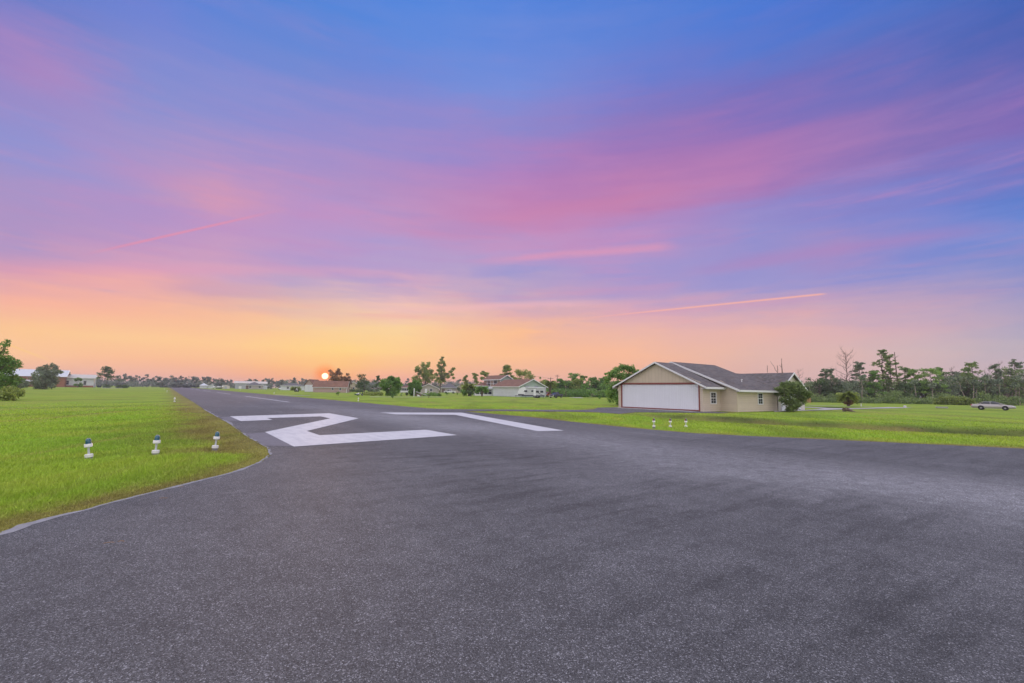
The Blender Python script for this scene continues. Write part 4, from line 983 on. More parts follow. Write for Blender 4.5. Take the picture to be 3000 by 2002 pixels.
# unmown taller fringe in front of the lights on the left
fr_ = np.exp(-((sd - 1.6) / .9) ** 2) * ((x < 0) & (y < 13))
hgt *= (1 + .7 * fr_) * (.35 + .65 * sstep(r_, 70, 20))
wid = np.clip(.0035 + .00052 * r_, .004, .03) * (.7 + .6 * rs.rand(n))
th = rs.uniform(0, 2 * math.pi, n); ln = rs.uniform(.1, 1.1, n) * hgt; la = rs.uniform(0, 2 * math.pi, n)
z = gz(x, y, sd) - .004
ax, ay = np.cos(th) * wid, np.sin(th) * wid
P0 = np.stack([x - ax, y - ay, z], 1); P1 = np.stack([x + ax, y + ay, z], 1)
P2 = np.stack([x + ln * np.cos(la), y + ln * np.sin(la), z + hgt], 1)
V = np.stack([P0, P1, P2], 1).reshape(-1, 3); F = np.arange(3 * n).reshape(-1, 3)
ti = np.repeat(np.clip(rs.normal(.62, .2, n), .1, 1.2), 3)
me = mesh_np('grass', V, F, M['blades'], {'tint': ti, 'dry': np.repeat(dr, 3), 'dark_band': np.repeat(ditch_dark(x, y), 3)}, nside=3)
tag(link('grass', me), 'bright green and dry yellow grass blades beside the asphalt', 'grass', kind='stuff')

# ---------------------------------------------------------------- buildings
def window(parent, face, x, z, w, h, fr=.09, grid=(2, 4), y=0.0, matf='trim'):
    """face: function (a, z, out) -> local point. frame with sill, pane set back"""
    mb = MB()
    def bx(a0, a1, z0, z1, o0, o1):
        p = [face(a, zz, oo) for oo in (o0, o1) for (a, zz) in ((a0, z0), (a1, z0), (a1, z1), (a0, z1))]
        mb.add(p, [(3, 2, 1, 0), (4, 5, 6, 7), (0, 1, 5, 4), (1, 2, 6, 5), (2, 3, 7, 6), (3, 0, 4, 7)])
    bx(x - fr, x, z - fr, z + h + fr, .002, .06); bx(x + w, x + w + fr, z - fr, z + h + fr, .002, .06)
    bx(x, x + w, z + h, z + h + fr, .003, .058); bx(x, x + w, z - fr, z, .003, .058)
    if grid[1] >= 2: bx(x, x + w, z + h / 2 - .03, z + h / 2 + .03, .004, .05)
    t_ = .018
    for i in range(1, grid[0]):
        a = x + w * i / grid[0]; bx(a - t_ / 2, a + t_ / 2, z, z + h, .012, .026)
    for j in range(1, grid[1]):
        if grid[1] % 2 == 0 and j == grid[1] // 2: continue
        b = z + h * j / grid[1]; bx(x, x + w, b - t_ / 2, b + t_ / 2, .012, .026)
    fo = mb.build('window', M[matf], parent)
    m2 = MB(); p = [face(a, zz, .008) for a, zz in ((x, z), (x + w, z), (x + w, z + h), (x, z + h))]
    q = [face(a, zz, .003) for a, zz in ((x, z), (x + w, z), (x + w, z + h), (x, z + h))]
    m2.add(p + q, [(0, 1, 2, 3), (7, 6, 5, 4), (0, 4, 5, 1), (1, 5, 6, 2), (2, 6, 7, 3), (3, 7, 4, 0)]); m2.build('pane', M['glass'], fo)
    return fo
def panel(name, parent, face, a0, a1, z0, z1, mat, o0=.004, o1=.04):
    mb = MB(); p = [face(a, zz, oo) for oo in (o0, o1) for (a, zz) in ((a0, z0), (a1, z0), (a1, z1), (a0, z1))]
    mb.add(p, [(3, 2, 1, 0), (4, 5, 6, 7), (0, 1, 5, 4), (1, 2, 6, 5), (2, 3, 7, 6), (3, 0, 4, 7)])
    return mb.build(name, M[mat], parent)

# the tan hangar house. local frame: x runs back (away from the runway side), y runs along the door front, origin the near corner
HA = R(36)
HP = Vector((18.45, 45.24, 0))
hh = empty('hangar_house', HP, HA, 'tan hangar house with a wide white door in a dark red frame', 'house')
fF = lambda x0: (lambda a, z, o: (x0 - o, a, z))              # front walls, facing -x
fS = lambda y0: (lambda a, z, o: (a, y0 - o, z))              # side walls, facing -y
E1, S1 = 2.5, .452          # door block: eave height, roof pitch
PK1 = E1 + 5.25 * S1
def gable_x(mb, x0, x1, y0, y1, ze, zp):
    ym = (y0 + y1) / 2
    for x in (x0, x1): mb.quad((x, y0, 0), (x, y1, 0), (x, y1, ze), (x, ym, zp), (x, y0, ze))
    mb.quad((x0, y0, 0), (x1, y0, 0), (x1, y0, ze), (x0, y0, ze)); mb.quad((x0, y1, 0), (x1, y1, 0), (x1, y1, ze), (x0, y1, ze))
mb = MB()
# door block walls: piers, header strip and side, leaving the door opening
mb.quad((0, 0, 0), (0, .40, 0), (0, .40, 2.62), (0, 0, E1)); mb.quad((0, 10.1, 0), (0, 10.5, 0), (0, 10.5, E1), (0, 10.1, 2.62))
mb.quad((0, 0, 0), (3.1, 0, 0), (3.1, 0, E1), (0, 0, E1)); mb.quad((0, 10.5, 0), (3.1, 10.5, 0), (3.1, 10.5, E1), (0, 10.5, E1))
# main block
ym, ME, MP = 5.4, 2.2, 5.02
mb.quad((3.1, -1.7, 0), (3.1, 0, 0), (3.1, 0, 3.1), (3.1, -1.7, 2.2))
mb.quad((3.1, 0, 2.4), (3.1, 10.5, 2.4), (3.1, ym, MP), (3.1, 0, 2.4 + .5))
mb.quad((3.1, -1.7, 0), (11.2, -1.7, 0), (11.2, -1.7, ME), (3.1, -1.7, ME))
mb.quad((11.2, -1.7, 0), (11.2, 12.5, 0), (11.2, 12.5, ME), (11.2, ym, MP), (11.2, -1.7, ME))
mb.quad((3.1, 12.5, 0), (11.2, 12.5, 0), (11.2, 12.5, ME), (3.1, 12.5, ME)); mb.quad((3.1, 10.5, 0), (3.1, 12.5, 0), (3.1, 12.5, ME), (3.1, 10.5, 3.0))
wall = mb.build('wall', M['tan'], hh)
# gable over the door in upright boards
mb = MB(); mb.slab([(-.012, .15, 2.78), (-.012, 10.35, 2.78), (-.012, 5.25, PK1 - .06)], (1, 0, 0), .05); mb.build('gable_boards', M['tan_v'], hh)
for yy in (.2, 10.3): pass
# corner trim in tan
for (x, y) in ((-.02, -.02), (3.08, -1.72), (-.02, 10.42)): MB().box(x, x + .10, y, y + .10, 0, 2.3).build('corner_trim', M['tan_trim'], hh)
# door and frame
mb = MB(); mb.box(.03, .10, .46, 9.98, .14, 2.60); door = mb.build('hangar_door', M['white_rib'], hh)
mb = MB(); mb.box(-.05, .06, .34, .46, .02, 2.62); mb.box(-.05, .06, 9.98, 10.12, .02, 2.62); mb.box(-.06, .06, .30, 10.16, 2.62, 2.79); mb.box(-.03, .06, .46, 9.98, .03, .13)
mb.build('door_frame', M['red_frame'], door)
def roof_slab(mb, a, b, c_, d, th=.10):
    n = (Vector(b) - Vector(a)).cross(Vector(d) - Vector(a)).normalized()
    if n.z < 0: n = -n
    mb.slab([a, b, c_, d], n, th)
OV = .35
mb = MB()
zl = lambda y, e, s, yr, pk: pk - abs(y - yr) * s
# door block roof
def rz(y): return PK1 + .02 - abs(y - 5.25) * S1
roof_slab(mb, (-OV, -.55, rz(-.55)), (3.1, -.55, rz(-.55)), (3.1, 5.25, rz(5.25)), (-OV, 5.25, rz(5.25)))
roof_slab(mb, (-OV, 5.25, rz(5.25)), (3.1, 5.25, rz(5.25)), (3.1, 11.05, rz(11.05)), (-OV, 11.05, rz(11.05)))
SM = .40
def rm(y): return MP + .04 - abs(y - ym) * SM
roof_slab(mb, (2.75, -2.15, rm(-2.15)), (11.3, -2.15, rm(-2.15)), (11.3, ym, rm(ym)), (2.75, ym, rm(ym)))
roof_slab(mb, (2.75, ym, rm(ym)), (11.3, ym, rm(ym)), (11.3, 12.95, rm(12.95)), (2.75, 12.95, rm(12.95)))
# rear cross wing: ridge along y at x = 14.55
xr, ZR, SR = 14.55, 4.12, .60
def rr_(x): return ZR - abs(x - xr) * SR
roof_slab(mb, (11.3, -2.1, rr_(11.3)), (xr, -2.1, ZR), (xr, 9.0, ZR), (11.3, 9.0, rr_(11.3)))
roof_slab(mb, (xr, -2.1, ZR), (18.1, -2.1, rr_(18.1)), (18.1, 9.0, rr_(18.1)), (xr, 9.0, ZR))
# infill where the near slope of the wing runs into the main roof
yv = lambda x: -2.15 + (rr_(x) - rm(-2.15)) / SM
roof_slab(mb, (11.05, -2.14, rm(-2.14) + .03), (11.6, -2.14, rr_(11.6)), (14.5, 2.9, rr_(14.5) - .02), (11.05, 2.9, rm(2.9) + .02), .06)
roof = mb.build('roof', M['roof'], hh)
mb = MB()
def rake(x, y0, z0, y1, z1, d=.17, t=.05): mb.slab([(x - t, y0, z0 + .11), (x - t, y1, z1 + .11), (x - t, y1, z1 + .11 - d), (x - t, y0, z0 + .11 - d)], (1, 0, 0), t)
rake(-OV, -.55, rz(-.55), 5.25, rz(5.25)); rake(-OV, 5.25, rz(5.25), 11.05, rz(11.05))
rake(2.75, -2.15, rm(-2.15), ym, rm(ym), .2); rake(2.75, ym, rm(ym), 12.95, rm(12.95), .2)
mb.box(-OV, 3.1, -.60, -.552, rz(-.55) - .10, rz(-.55) + .10); mb.box(2.75, 11.35, -2.20, -2.152, rm(-2.15) - .10, rm(-2.15) + .10)
mb.box(-OV, 3.1, 11.052, 11.10, rz(-.55) - .10, rz(-.55) + .10)
# soffits
mb.box(-OV + .01, 3.0, -.54, .0, rz(-.55) - .10, rz(-.55) - .07); mb.box(2.8, 11.2, -2.14, -1.71, rm(-2.15) - .10, rm(-2.15) - .07)
# wing gable rakes facing -y
for (xa, xb) in ((11.3, xr), (xr, 18.1)):
    mb.slab([(xa, -2.15, rr_(xa) + .11), (xb, -2.15, rr_(xb) + .11), (xb, -2.15, rr_(xb) - .08), (xa, -2.15, rr_(xa) - .08)], (0, 1, 0), .05)
mb.build('fascia', M['trim'], roof)
mb = MB(); mb.quad((11.25, -1.75, 0), (17.7, -1.75, 0), (17.7, -1.75, rr_(17.7)), (xr, -1.75, ZR - .02), (11.25, -1.75, rr_(11.25)))
mb.quad((17.7, -1.75, 0), (17.7, 8.8, 0), (17.7, 8.8, rr_(17.7)), (17.7, -1.75, rr_(17.7)))
mb.build('wing_wall', M['cream'], hh)
panel('garage_door', hh, fS(-1.75), 11.9, 16.6, .02, 2.15, 'white_rib')
window(hh, fS(0), 1.30, .80, .88, 1.02); window(hh, fS(-1.7), 7.10, .78, .88, 1.04)
mb = MB(); mb.tube([(7.3, .93 - .9, rm(.03)), (7.3, .03, rm(.03) + .32)], .045, 8); mb.tube([(7.3, .03, rm(.03) + .32), (7.3, .03, rm(.03) + .40)], .08, 8); mb.build('roof_vent', M['trim'], roof)

# generic house ------------------------------------------------
def house(name, label, p, ang, L, Wd, eave, rise, roofkind='x', wall_mat='tan', roof_mat='roof', ov=.4, fascia='trim', cat='house', wins=(), doors=(), gable_mat=None):
    """origin = near left corner, x along the front, y away from it. roofkind x: ridge along x; y: gable to the front; hip"""
    h = empty(name, p, ang, label, cat)
    mb = MB()
    if roofkind == 'x':
        for x in (0, L): mb.quad((x, 0, 0), (x, Wd, 0), (x, Wd, eave), (x, Wd / 2, eave + rise), (x, 0, eave))
        for y in (0, Wd): mb.quad((0, y, 0), (L, y, 0), (L, y, eave), (0, y, eave))
    elif roofkind == 'y':
        for y in (0, Wd): mb.quad((0, y, 0), (L, y, 0), (L, y, eave), (L / 2, y, eave + rise), (0, y, eave))
        for x in (0, L): mb.quad((x, 0, 0), (x, Wd, 0), (x, Wd, eave), (x, 0, eave))
    else:
        for x in (0, L): mb.quad((x, 0, 0), (x, Wd, 0), (x, Wd, eave), (x, 0, eave))
        for y in (0, Wd): mb.quad((0, y, 0), (L, y, 0), (L, y, eave), (0, y, eave))
    mb.build('wall', M[wall_mat], h)
    mr = MB(); mf = MB(); t = .14; zt = eave + rise
    if roofkind == 'x':
        s = rise / (Wd / 2); ze = eave - ov * s
        for sg, y0 in ((1, -ov), (-1, Wd + ov)): roof_slab(mr, (-ov, y0, ze), (L + ov, y0, ze), (L + ov, Wd / 2, zt), (-ov, Wd / 2, zt), t)
        for x in (-ov - .03, L + ov - .03):
            for y0 in (-ov, Wd + ov): mf.slab([(x, y0, ze + t), (x, Wd / 2, zt + t), (x, Wd / 2, zt - .1), (x, y0, ze - .1)], (1, 0, 0), .06)
        for y0 in (-ov - .06, Wd + ov): mf.box(-ov, L + ov, y0, y0 + .06, ze - .09, ze + .13)
    elif roofkind == 'y':
        s = rise / (L / 2); ze = eave - ov * s
        for x0 in (-ov, L + ov): roof_slab(mr, (x0, -ov, ze), (x0, Wd + ov, ze), (L / 2, Wd + ov, zt), (L / 2, -ov, zt), t)
        for y in (-ov - .03, Wd + ov - .03):
            for x0 in (-ov, L + ov): mf.slab([(x0, y, ze + t), (L / 2, y, zt + t), (L / 2, y, zt - .1), (x0, y, ze - .1)], (0, 1, 0), .06)
        for x0 in (-ov - .06, L + ov): mf.box(x0, x0 + .06, -ov, Wd + ov, ze - .09, ze + .13)
    else:
        r_ = Wd / 2; s = rise / r_; ze = eave
        a, b = (r_, Wd / 2), (L - r_, Wd / 2)
        if L < Wd: a = b = (L / 2, Wd / 2)
        c4 = [(-ov, -ov), (L + ov, -ov), (L + ov, Wd + ov), (-ov, Wd + ov)]
        vs = [(x, y, ze) for x, y in c4] + [(*a, zt), (*b, zt)]
        mr.add(vs, [(0, 1, 5, 4), (1, 2, 5), (2, 3, 4, 5), (3, 0, 4), (3, 2, 1, 0)])
        mf.box(-ov, L + ov, -ov - .05, -ov, ze - .12, ze + .1); mf.box(L + ov, L + ov + .05, -ov, Wd + ov, ze - .12, ze + .1); mf.box(-ov - .05, -ov, -ov, Wd + ov, ze - .12, ze + .1)
    ro = mr.build('roof', M[roof_mat], h); mf.build('fascia', M[fascia], ro)
    faces = {'F': lambda a, z, o: (a, -o, z), 'R': lambda a, z, o: (L + o, a, z), 'L': lambda a, z, o: (-o, a, z)}
    for (sd_, a, z, w, hh_) in wins: window(h, faces[sd_], a, z, w, hh_, .1, (1, 2))
    for (sd_, a, w, hh_, m_, nm) in doors: panel(nm, h, faces[sd_], a, a + w, .02, hh_, m_)
    return h, faces
M['grey_siding'] = siding('grey_siding', (.36, .36, .35), .25)
M['greige'] = siding('greige_siding', (.40, .37, .33), .25)
M['beige'] = siding('beige_siding', (.44, .38, .28), .25)
M['green_siding'] = siding('sage_siding', (.34, .42, .37), .22)
M['white_siding'] = siding('white_siding', (.62, .64, .66), .25)
M['pink_tan'] = siding('rose_tan_siding', (.42, .31, .27), .25)
M['brick'] = plain('brown_brick', (.30, .135, .085), .85, .2, .14, 6)
M['brown_door'] = plain('brown_door', (.15, .10, .08), .6)
M['shed_metal'] = siding('grey_metal_wall', (.42, .44, .47), .5, True, .02, .45)
M['cream_metal'] = plain('cream_metal', (.58, .54, .46), .5)

def place(px, dist=None, py=None): return G(px, py) if dist is None else Dp(px, dist)
# far left: white metal hangar and brick hangar
p = Dp(188.5, 365); ang = R(38)
L_ = along(p, ang, 272); ze = zat(p, 1106.5); zr = zat(p, 1096.5)
house('metal_hangar', 'white metal hangar with a brown base at the far left of the field', p, ang, L_, 16, ze, zr - ze, 'x', 'white_siding', 'metal_roof_cream', .9, 'trim', 'hangar',
      wins=(('F', .6, 1.4, 1.2, 2.2), ('F', L_ * .64, 1.4, 1.2, 2.2)), doors=(('F', .01, L_ - .02, 1.0, 'brick', 'base_course'), ('R', .4, 3.0, 5, 'trim', 'side_door')))
p = Dp(-60, 362); L_ = along(p, ang, 188); ze = zat(Dp(188, 365), 1103.5)
house('brick_hangar', 'long brick hangar with a pale blue metal roof behind the dark round tree', p, ang, L_ - .3, 18, ze, 3.4, 'x', 'brick', 'metal_roof', .9, 'trim', 'hangar',
      doors=(('F', L_ - 7.0, 2.6, 3.2, 'white_siding', 'garage_door'),))
mb = MB(); q0, q1 = L_ * .42, L_ * .66
o = MB().slab([(q0, -.3, 3.9), (q1, -.3, 3.3), (q1, -5, 2.6), (q0, -5, 3.2)], (0, 0, 1), .12)
aw = o.build('lean_to_roof', M['metal_roof']); aw.location = p; aw.rotation_euler.z = ang; tag(aw, 'low white metal canopy against the brick hangar behind the round tree', 'canopy')
for x_ in (q0 + .2, q1 - .2): mbp = MB(); mbp.box(x_, x_ + .15, -4.9, -4.75, 0, 2.8); mbp.build('post', M['trim'], aw)
# bin
p = G(290, 1135.5); mb = MB(); mb.lathe([(.9, 0), (1.1, 1.0), (1.15, 1.1), (.4, 1.2)], 14); o = mb.build('round_tank', plain('blue_grey_tank', (.07, .09, .12), .6)); o.location = p; tag(o, 'dark blue grey tank beside the right end of the white hangar', 'tank')

# long grey metal hangar and grey hip roofed house in front
p = Dp(688, 430); ang = R(29); ze = zat(p, 1122.5); zr = zat(p, 1116.8); L_ = along(p, ang, 779)
hk, _ = house('long_hangar', 'long grey metal hangar with a cream roof beyond the runway', p, ang, L_, 18, ze, zr - ze, 'x', 'shed_metal', 'metal_roof_cream', .8, 'trim', 'hangar', doors=(('F', 2.6, 2, 2.2, 'trim', 'door'), ('L', 2, 13, ze - .8, 'shed_metal', 'hangar_door')))
p = Dp(720, 395); ang = R(29); ze = zat(p, 1128.8); L_ = along(p, ang, 768); zr = zat(p, 1118.5)
house('hip_roofed_house', 'low grey house with a hip roof in front of the long grey hangar', p, ang, L_, 13, ze, zr - ze, 'hip', 'greige', 'roof_grey', .6, 'trim', 'house',
      wins=(('F', L_ * .2, .9, 1.5, 1.4), ('F', L_ * .76, .9, 1.5, 1.4)), doors=(('F', .1, 1.6, 2.5, 'brown_door', 'door'),))
p = Dp(768, 400); mb = MB(); mb.box(0, 3.4, 0, 3, 0, 1.9); o = mb.build('white_shed', M['white_siding']); o.location = p; o.rotation_euler.z = R(29); tag(o, 'small white annex at the right end of the long grey hangar', 'shed')
m2 = MB(); m2.slab([(-.2, -.2, 1.95), (3.6, -.2, 1.95), (3.6, 3.2, 2.2), (-.2, 3.2, 2.2)], (0, 0, 1), .1); m2.build('roof', M['metal_roof'], o)
# white roofed house, arched shed, parked aeroplane near the runway end
p = Dp(585, 470); ang = R(33); ze = zat(p, 1131); L_ = along(p, ang, 607)
house('low_white_house', 'tiny white roofed house far beyond the runway', p, ang, L_, 9, max(2.2, ze), 2.0, 'hip', 'white_siding', 'metal_roof', .5, 'trim', 'house')
p = Dp(610, 455); ang = R(32); L_ = along(p, ang, 635); ze = zat(p, 1131.5); zr = zat(p, 1126.5)
house('white_gabled_hangar', 'pale gabled hangar behind the small parked aeroplane', p, ang, L_, 12, ze, zr - ze, 'y', 'white_siding', 'metal_roof', .5, 'trim', 'hangar')
p = Dp(650, 400); ang = R(31); L_ = along(p, ang, 672); zt_ = zat(p, 1128.5)
mb = MB(); k = 14; prof = [(0, 0)] + [(i / k * L_, zt_ * (.72 + .28 * math.sin(math.pi * i / k))) for i in range(k + 1)] + [(L_, 0)]
mb.extrude(prof, 0, 7); o = mb.build('arched_shed', M['cream_metal']); o.location = p; o.rotation_euler.z = ang; tag(o, 'cream arched metal shed left of the long grey hangar', 'shed')
m2 = MB(); m2.box(L_ * .35, L_ * .65, -.05, -.01, .02, zt_ * .7); m2.build('shed_door', M['shed_metal'], o)
# aeroplane
p = Dp(633, 400); ap = empty('light_aircraft', p, R(20), 'small white high winged aeroplane parked near the far hangars', 'aeroplane')
MB().tube([(-2.2, 0, 1.1), (-1.6, 0, 1.15), (0, 0, 1.25), (1.5, 0, 1.2), (4.2, 0, 1.35)], [.28, .5, .62, .5, .12], 10).build('fuselage', M['trim'], ap)
MB().box(-.7, .7, -5.2, 5.2, 1.85, 2.0).build('wing', M['trim'], ap); MB().box(3.6, 4.3, -1.6, 1.6, 1.4, 1.47).build('tailplane', M['trim'], ap)
MB().slab([(3.4, -.04, 1.4), (4.4, -.04, 1.4), (4.5, -.04, 2.5), (4.1, -.04, 2.5)], (0, 1, 0), .08).build('fin', M['trim'], ap)
for (x_, y_) in ((-1.5, 0), (.4, -1.1), (.4, 1.1)): MB().tube([(x_, y_ - .08, .22), (x_, y_ + .08, .22)], .22, 10).build('wheel', M['tyre'], ap); MB().tube([(x_, y_, .25), (x_ * .9, y_ * .3, 1.0)], .04, 6).build('leg', M['trim'], ap)
MB().box(-2.26, -2.2, -.9, .9, 1.05, 1.17).build('propeller', M['black'], ap)

# pale hip roofed house behind the palm clump
p = Dp(822, 330); ang = R(24); L_ = along(p, ang, 892); ze = zat(p, 1130.5)
house('pale_house', 'pale low house with a grey hip roof behind the palm clump', p, ang, L_, 11, ze, zat(p, 1123.5) - ze + .2, 'hip', 'white_siding', 'roof_grey', .5, 'trim', 'house', wins=(('F', L_ * .25, .9, 1.3, 1.2), ('F', L_ * .66, .9, 1.3, 1.2)))
# brown roofed barn
p = G(917, 1149.6); ang = R(8); L_ = along(p, ang, 1015.5); ze = zat(p, 1132.8); zr = zat(p, 1116)
p2 = Dp(893, 222)
barn, fc = house('long_barn', 'long rose tan barn with a russet shingle roof under the setting sun', p, ang, L_, 5.2, ze, zr - ze, 'x', 'pink_tan', 'roof_brown', .35, 'trim', 'barn',
                 wins=(('F', L_ * .545, 1.0, .75, .9), ('F', L_ * .775, 1.0, .75, .9)))
gl = MB(); gl.box(L_ * .90, L_ * .955, -.05, -.005, 1.62, 1.78); gl.build('vent', M['trim'], barn)
gl = MB(); gl.box(L_ - .12, L_ + .03, -.05, .1, 0, ze - .1); gl.build('corner_trim', M['trim'], barn)
# tall steep gabled end with white doors
p = Dp(892.5, 219); a2 = R(-8); w_ = along(p, a2, 917.5); ze2 = zat(p, 1127.5); zp2 = zat(p, 1112)
tw, _ = house('gabled_hut', 'steep gabled hut with white double doors joined to the left of the long barn', p, a2, w_, 6.5, ze2, zp2 - ze2, 'y', 'pink_tan', 'roof_brown', .22, 'roof_brown', 'hut',
              doors=(('F', .12, w_ / 2 - .16, ze2 - .05, 'white_siding', 'door'), ('F', w_ / 2 + .02, w_ / 2 - .16, ze2 - .05, 'white_siding', 'door')))
# porch at the barn's right end
p = G(1017, 1149); q = along(p, R(8), 1029)
po = empty('open_porch', p, R(8), 'small dark open porch at the right end of the long barn', 'porch')
MB().slab([(-.1, -.2, 2.35), (q + .2, -.2, 2.0), (q + .2, 3.4, 2.0), (-.1, 3.4, 2.35)], (0, 0, 1), .1).build('roof', M['roof_brown'], po)
for (x_, y_) in ((q, 0), (q, 3.2), (.1, 3.2)): MB().box(x_ - .06, x_ + .06, y_ - .06, y_ + .06, 0, 2.1).build('post', M['bark'], po)
p = G(1021, 1149.5); shrub('shrub', 'dark reddish shrub under the open porch of the barn', p, 2.0, .7, 201, 'leaf_red', 500, .14, stems=False)
# beige house
p = Dp(1017, 262); ang = R(17); w_ = along(p, ang, 1053); ze = zat(p, 1131); zp = zat(p, 1119)
house('beige_house', 'beige gabled house half hidden behind the right end of the long barn', p, ang, w_, 9, ze, zp - ze, 'y', 'beige', 'roof_grey', .35, 'trim', 'house', wins=(('F', w_ * .45, 1.2, .9, 1.1),))
p = Dp(1046, 272); w_ = along(p, ang, 1066)
house('beige_wing', 'beige wing with a grey hipped roof, right part of the gabled house', p, ang, w_, 8, zat(p, 1133), 2.2, 'hip', 'beige', 'roof_grey', .35, 'trim', 'house')
belt('house_hedge', 'dark clipped hedge under the beige house', 1017, 1066, lambda x: 235, lambda x: 1140, lambda x: 1142, 26, 1200, .3, 44, 'leaf_dark')
# grey gabled house with porch
p = Dp(1228, 222); ang = R(8); w_ = along(p, ang, 1284); ze = zat(p, 1137.5); zp = zat(p, 1125)
gh, f_ = house('grey_gabled_house', 'low grey gabled house under the tall trees, facing the runway', p, ang, w_, 12, ze, zp - ze, 'y', 'greige', 'roof_brown', .6, 'trim', 'house', wins=(('F', w_ * .55, 1.0, 1.2, 1.0),), doors=(('F', w_ * .30, 1.0, 2.05, 'trim', 'door'),))
p = Dp(1170, 250); ang = R(8); w_ = along(p, ang, 1226); ze = zat(p, 1136.5); zp = zat(p, 1127)
sp_, f_ = house('porch_house', 'low house with a white screened porch left of the round bushy tree', p, ang, w_, 9, ze, zp - ze, 'hip', 'greige', 'roof_brown', .7, 'trim', 'house')
for i in range(5): window(sp_, f_['F'], .3 + i * 1.1, .95, .9, 1.2, .12, (1, 1))
panel('porch_rail', sp_, f_['F'], .1, 6.3, .05, .8, 'trim', .07, .12)
# house with a grey hip roof behind the white pickup
p = Dp(1292, 300); ang = R(4); w_ = along(p, ang, 1338); ze = zat(p, 1136.5)
house('dark_roofed_house', 'wide house with a dark hip roof behind the white pickup', p, ang, w_, 12, ze, zat(p, 1121.5) - ze, 'hip', 'greige', 'roof_grey', .6, 'trim', 'house', doors=(('F', .6, 1.8, 2.3, 'brown_door', 'door'),))
p = Dp(1338, 290); w_ = along(p, ang, 1368); ze = zat(p, 1135.5)
house('white_gabled_wing', 'white gabled part of the dark roofed house next to the palms', p, ang, w_, 9, ze, zat(p, 1121) - ze, 'y', 'beige', 'roof_grey', .5, 'trim', 'house', wins=(('F', w_ * .35, .9, 1.4, 1.1),))

# the house with an upper storey beside the camper
C0 = Dp(1520.5, 134); aL, aR = R(122), R(32)
L_ = along(C0, aL, 1444); Wd = along(C0, aR, 1598)
eh = zat(C0, 1132); rise = zat(C0 + Vector((math.cos(aR), math.sin(aR), 0)) * Wd / 2, 1112) - eh
# local frame: x along the gable wall (heading aR), y along the long white wall (heading aL)
bh, f_ = house('two_storey_house', 'green and white house with a russet roof behind the camper trailer', C0, aR, Wd, L_, eh, rise, 'y', 'green_siding', 'roof_brown', .5, 'trim', 'house')
panel('hangar_door', bh, f_['L'], .35, L_ - .3, .05, eh - .25, 'white_siding')
MB().box(-.08, .06, -.08, .06, 0, eh - .1).build('corner_trim', M['trim'], bh); MB().box(-.08, .04, L_ - .1, L_ + .04, 0, eh - .1).build('corner_trim', M['trim'], bh)
panel('dark_strip', bh, f_['F'], Wd * .18, Wd * .34, eh + .0, eh + .14, 'black'); panel('dark_strip', bh, f_['F'], Wd * .58, Wd * .72, eh + .0, eh + .14, 'black')  # two thin black strips on the gable wall at eave height
# upper storey block
U0 = Dp(1466.5, 150); aU = R(32)
uw = along(U0, aU, 1500); ul = along(U0, aL, 1418)
uz0 = 2.6; uze = zat(U0, 1110.5); uzp = zat(U0 + Vector((math.cos(aU), math.sin(aU), 0)) * uw / 2, 1100)
up = empty('upper_storey', (0, 0, 0)); up.parent = bh
up.matrix_parent_inverse = Matrix.Identity(4)
rel = Matrix.Rotation(-aR, 4, 'Z') @ Matrix.Translation(-C0)
lp_ = rel @ U0; up.location = (lp_.x, lp_.y, 0); up.rotation_euler.z = aU - aR
mb = MB()
for y in (0, ul): mb.quad((0, y, 0), (uw, y, 0), (uw, y, uze), (uw / 2, y, uzp), (0, y, uze))
for x in (0, uw): mb.quad((x, 0, 0), (x, ul, 0), (x, ul, uze), (x, 0, uze))
mb.build('upper_wall', M['green_siding'], up)
mb = MB(); s_ = (uzp - uze) / (uw / 2); ov = .5
for x0 in (-ov, uw + ov): roof_slab(mb, (x0, -ov, uze - ov * s_), (x0, ul + ov, uze - ov * s_), (uw / 2, ul + ov, uzp), (uw / 2, -ov, uzp), .14)
mb.build('upper_roof', M['roof_brown'], up)
mb = MB()
for x0 in (-ov, uw + ov): mb.slab([(x0, -ov - .05, uze - ov * s_ + .14), (uw / 2, -ov - .05, uzp + .14), (uw / 2, -ov - .05, uzp - .12), (x0, -ov - .05, uze - ov * s_ - .12)], (0, 1, 0), .06)
mb.box(-ov - .06, -ov, -ov, ul + ov, uze - ov * s_ - .12, uze - ov * s_ + .13)
# white window wall posts and rails on the left face
for k_ in range(6): y_ = .1 + (ul - .2) * k_ / 5; mb.box(-.08, -.002, y_ - .07, y_ + .07, 2.7, uze - .1)
mb.box(-.10, -.001, 0, ul, 2.65, 3.05); mb.box(-.09, -.001, 0, ul, uze - .25, uze - .05); mb.box(-.07, -.001, 0, ul, 3.9, 3.98)
mb.build('upper_trim', M['trim'], up)
for k_ in range(5):
    y_ = .2 + (ul - .2) * k_ / 5; mb = MB(); mb.box(-.03, -.003, y_, y_ + (ul - .2) / 5 - .16, 3.05, uze - .25); mb.build('window', M['glass'] if k_ % 2 else M['curtain'], up)
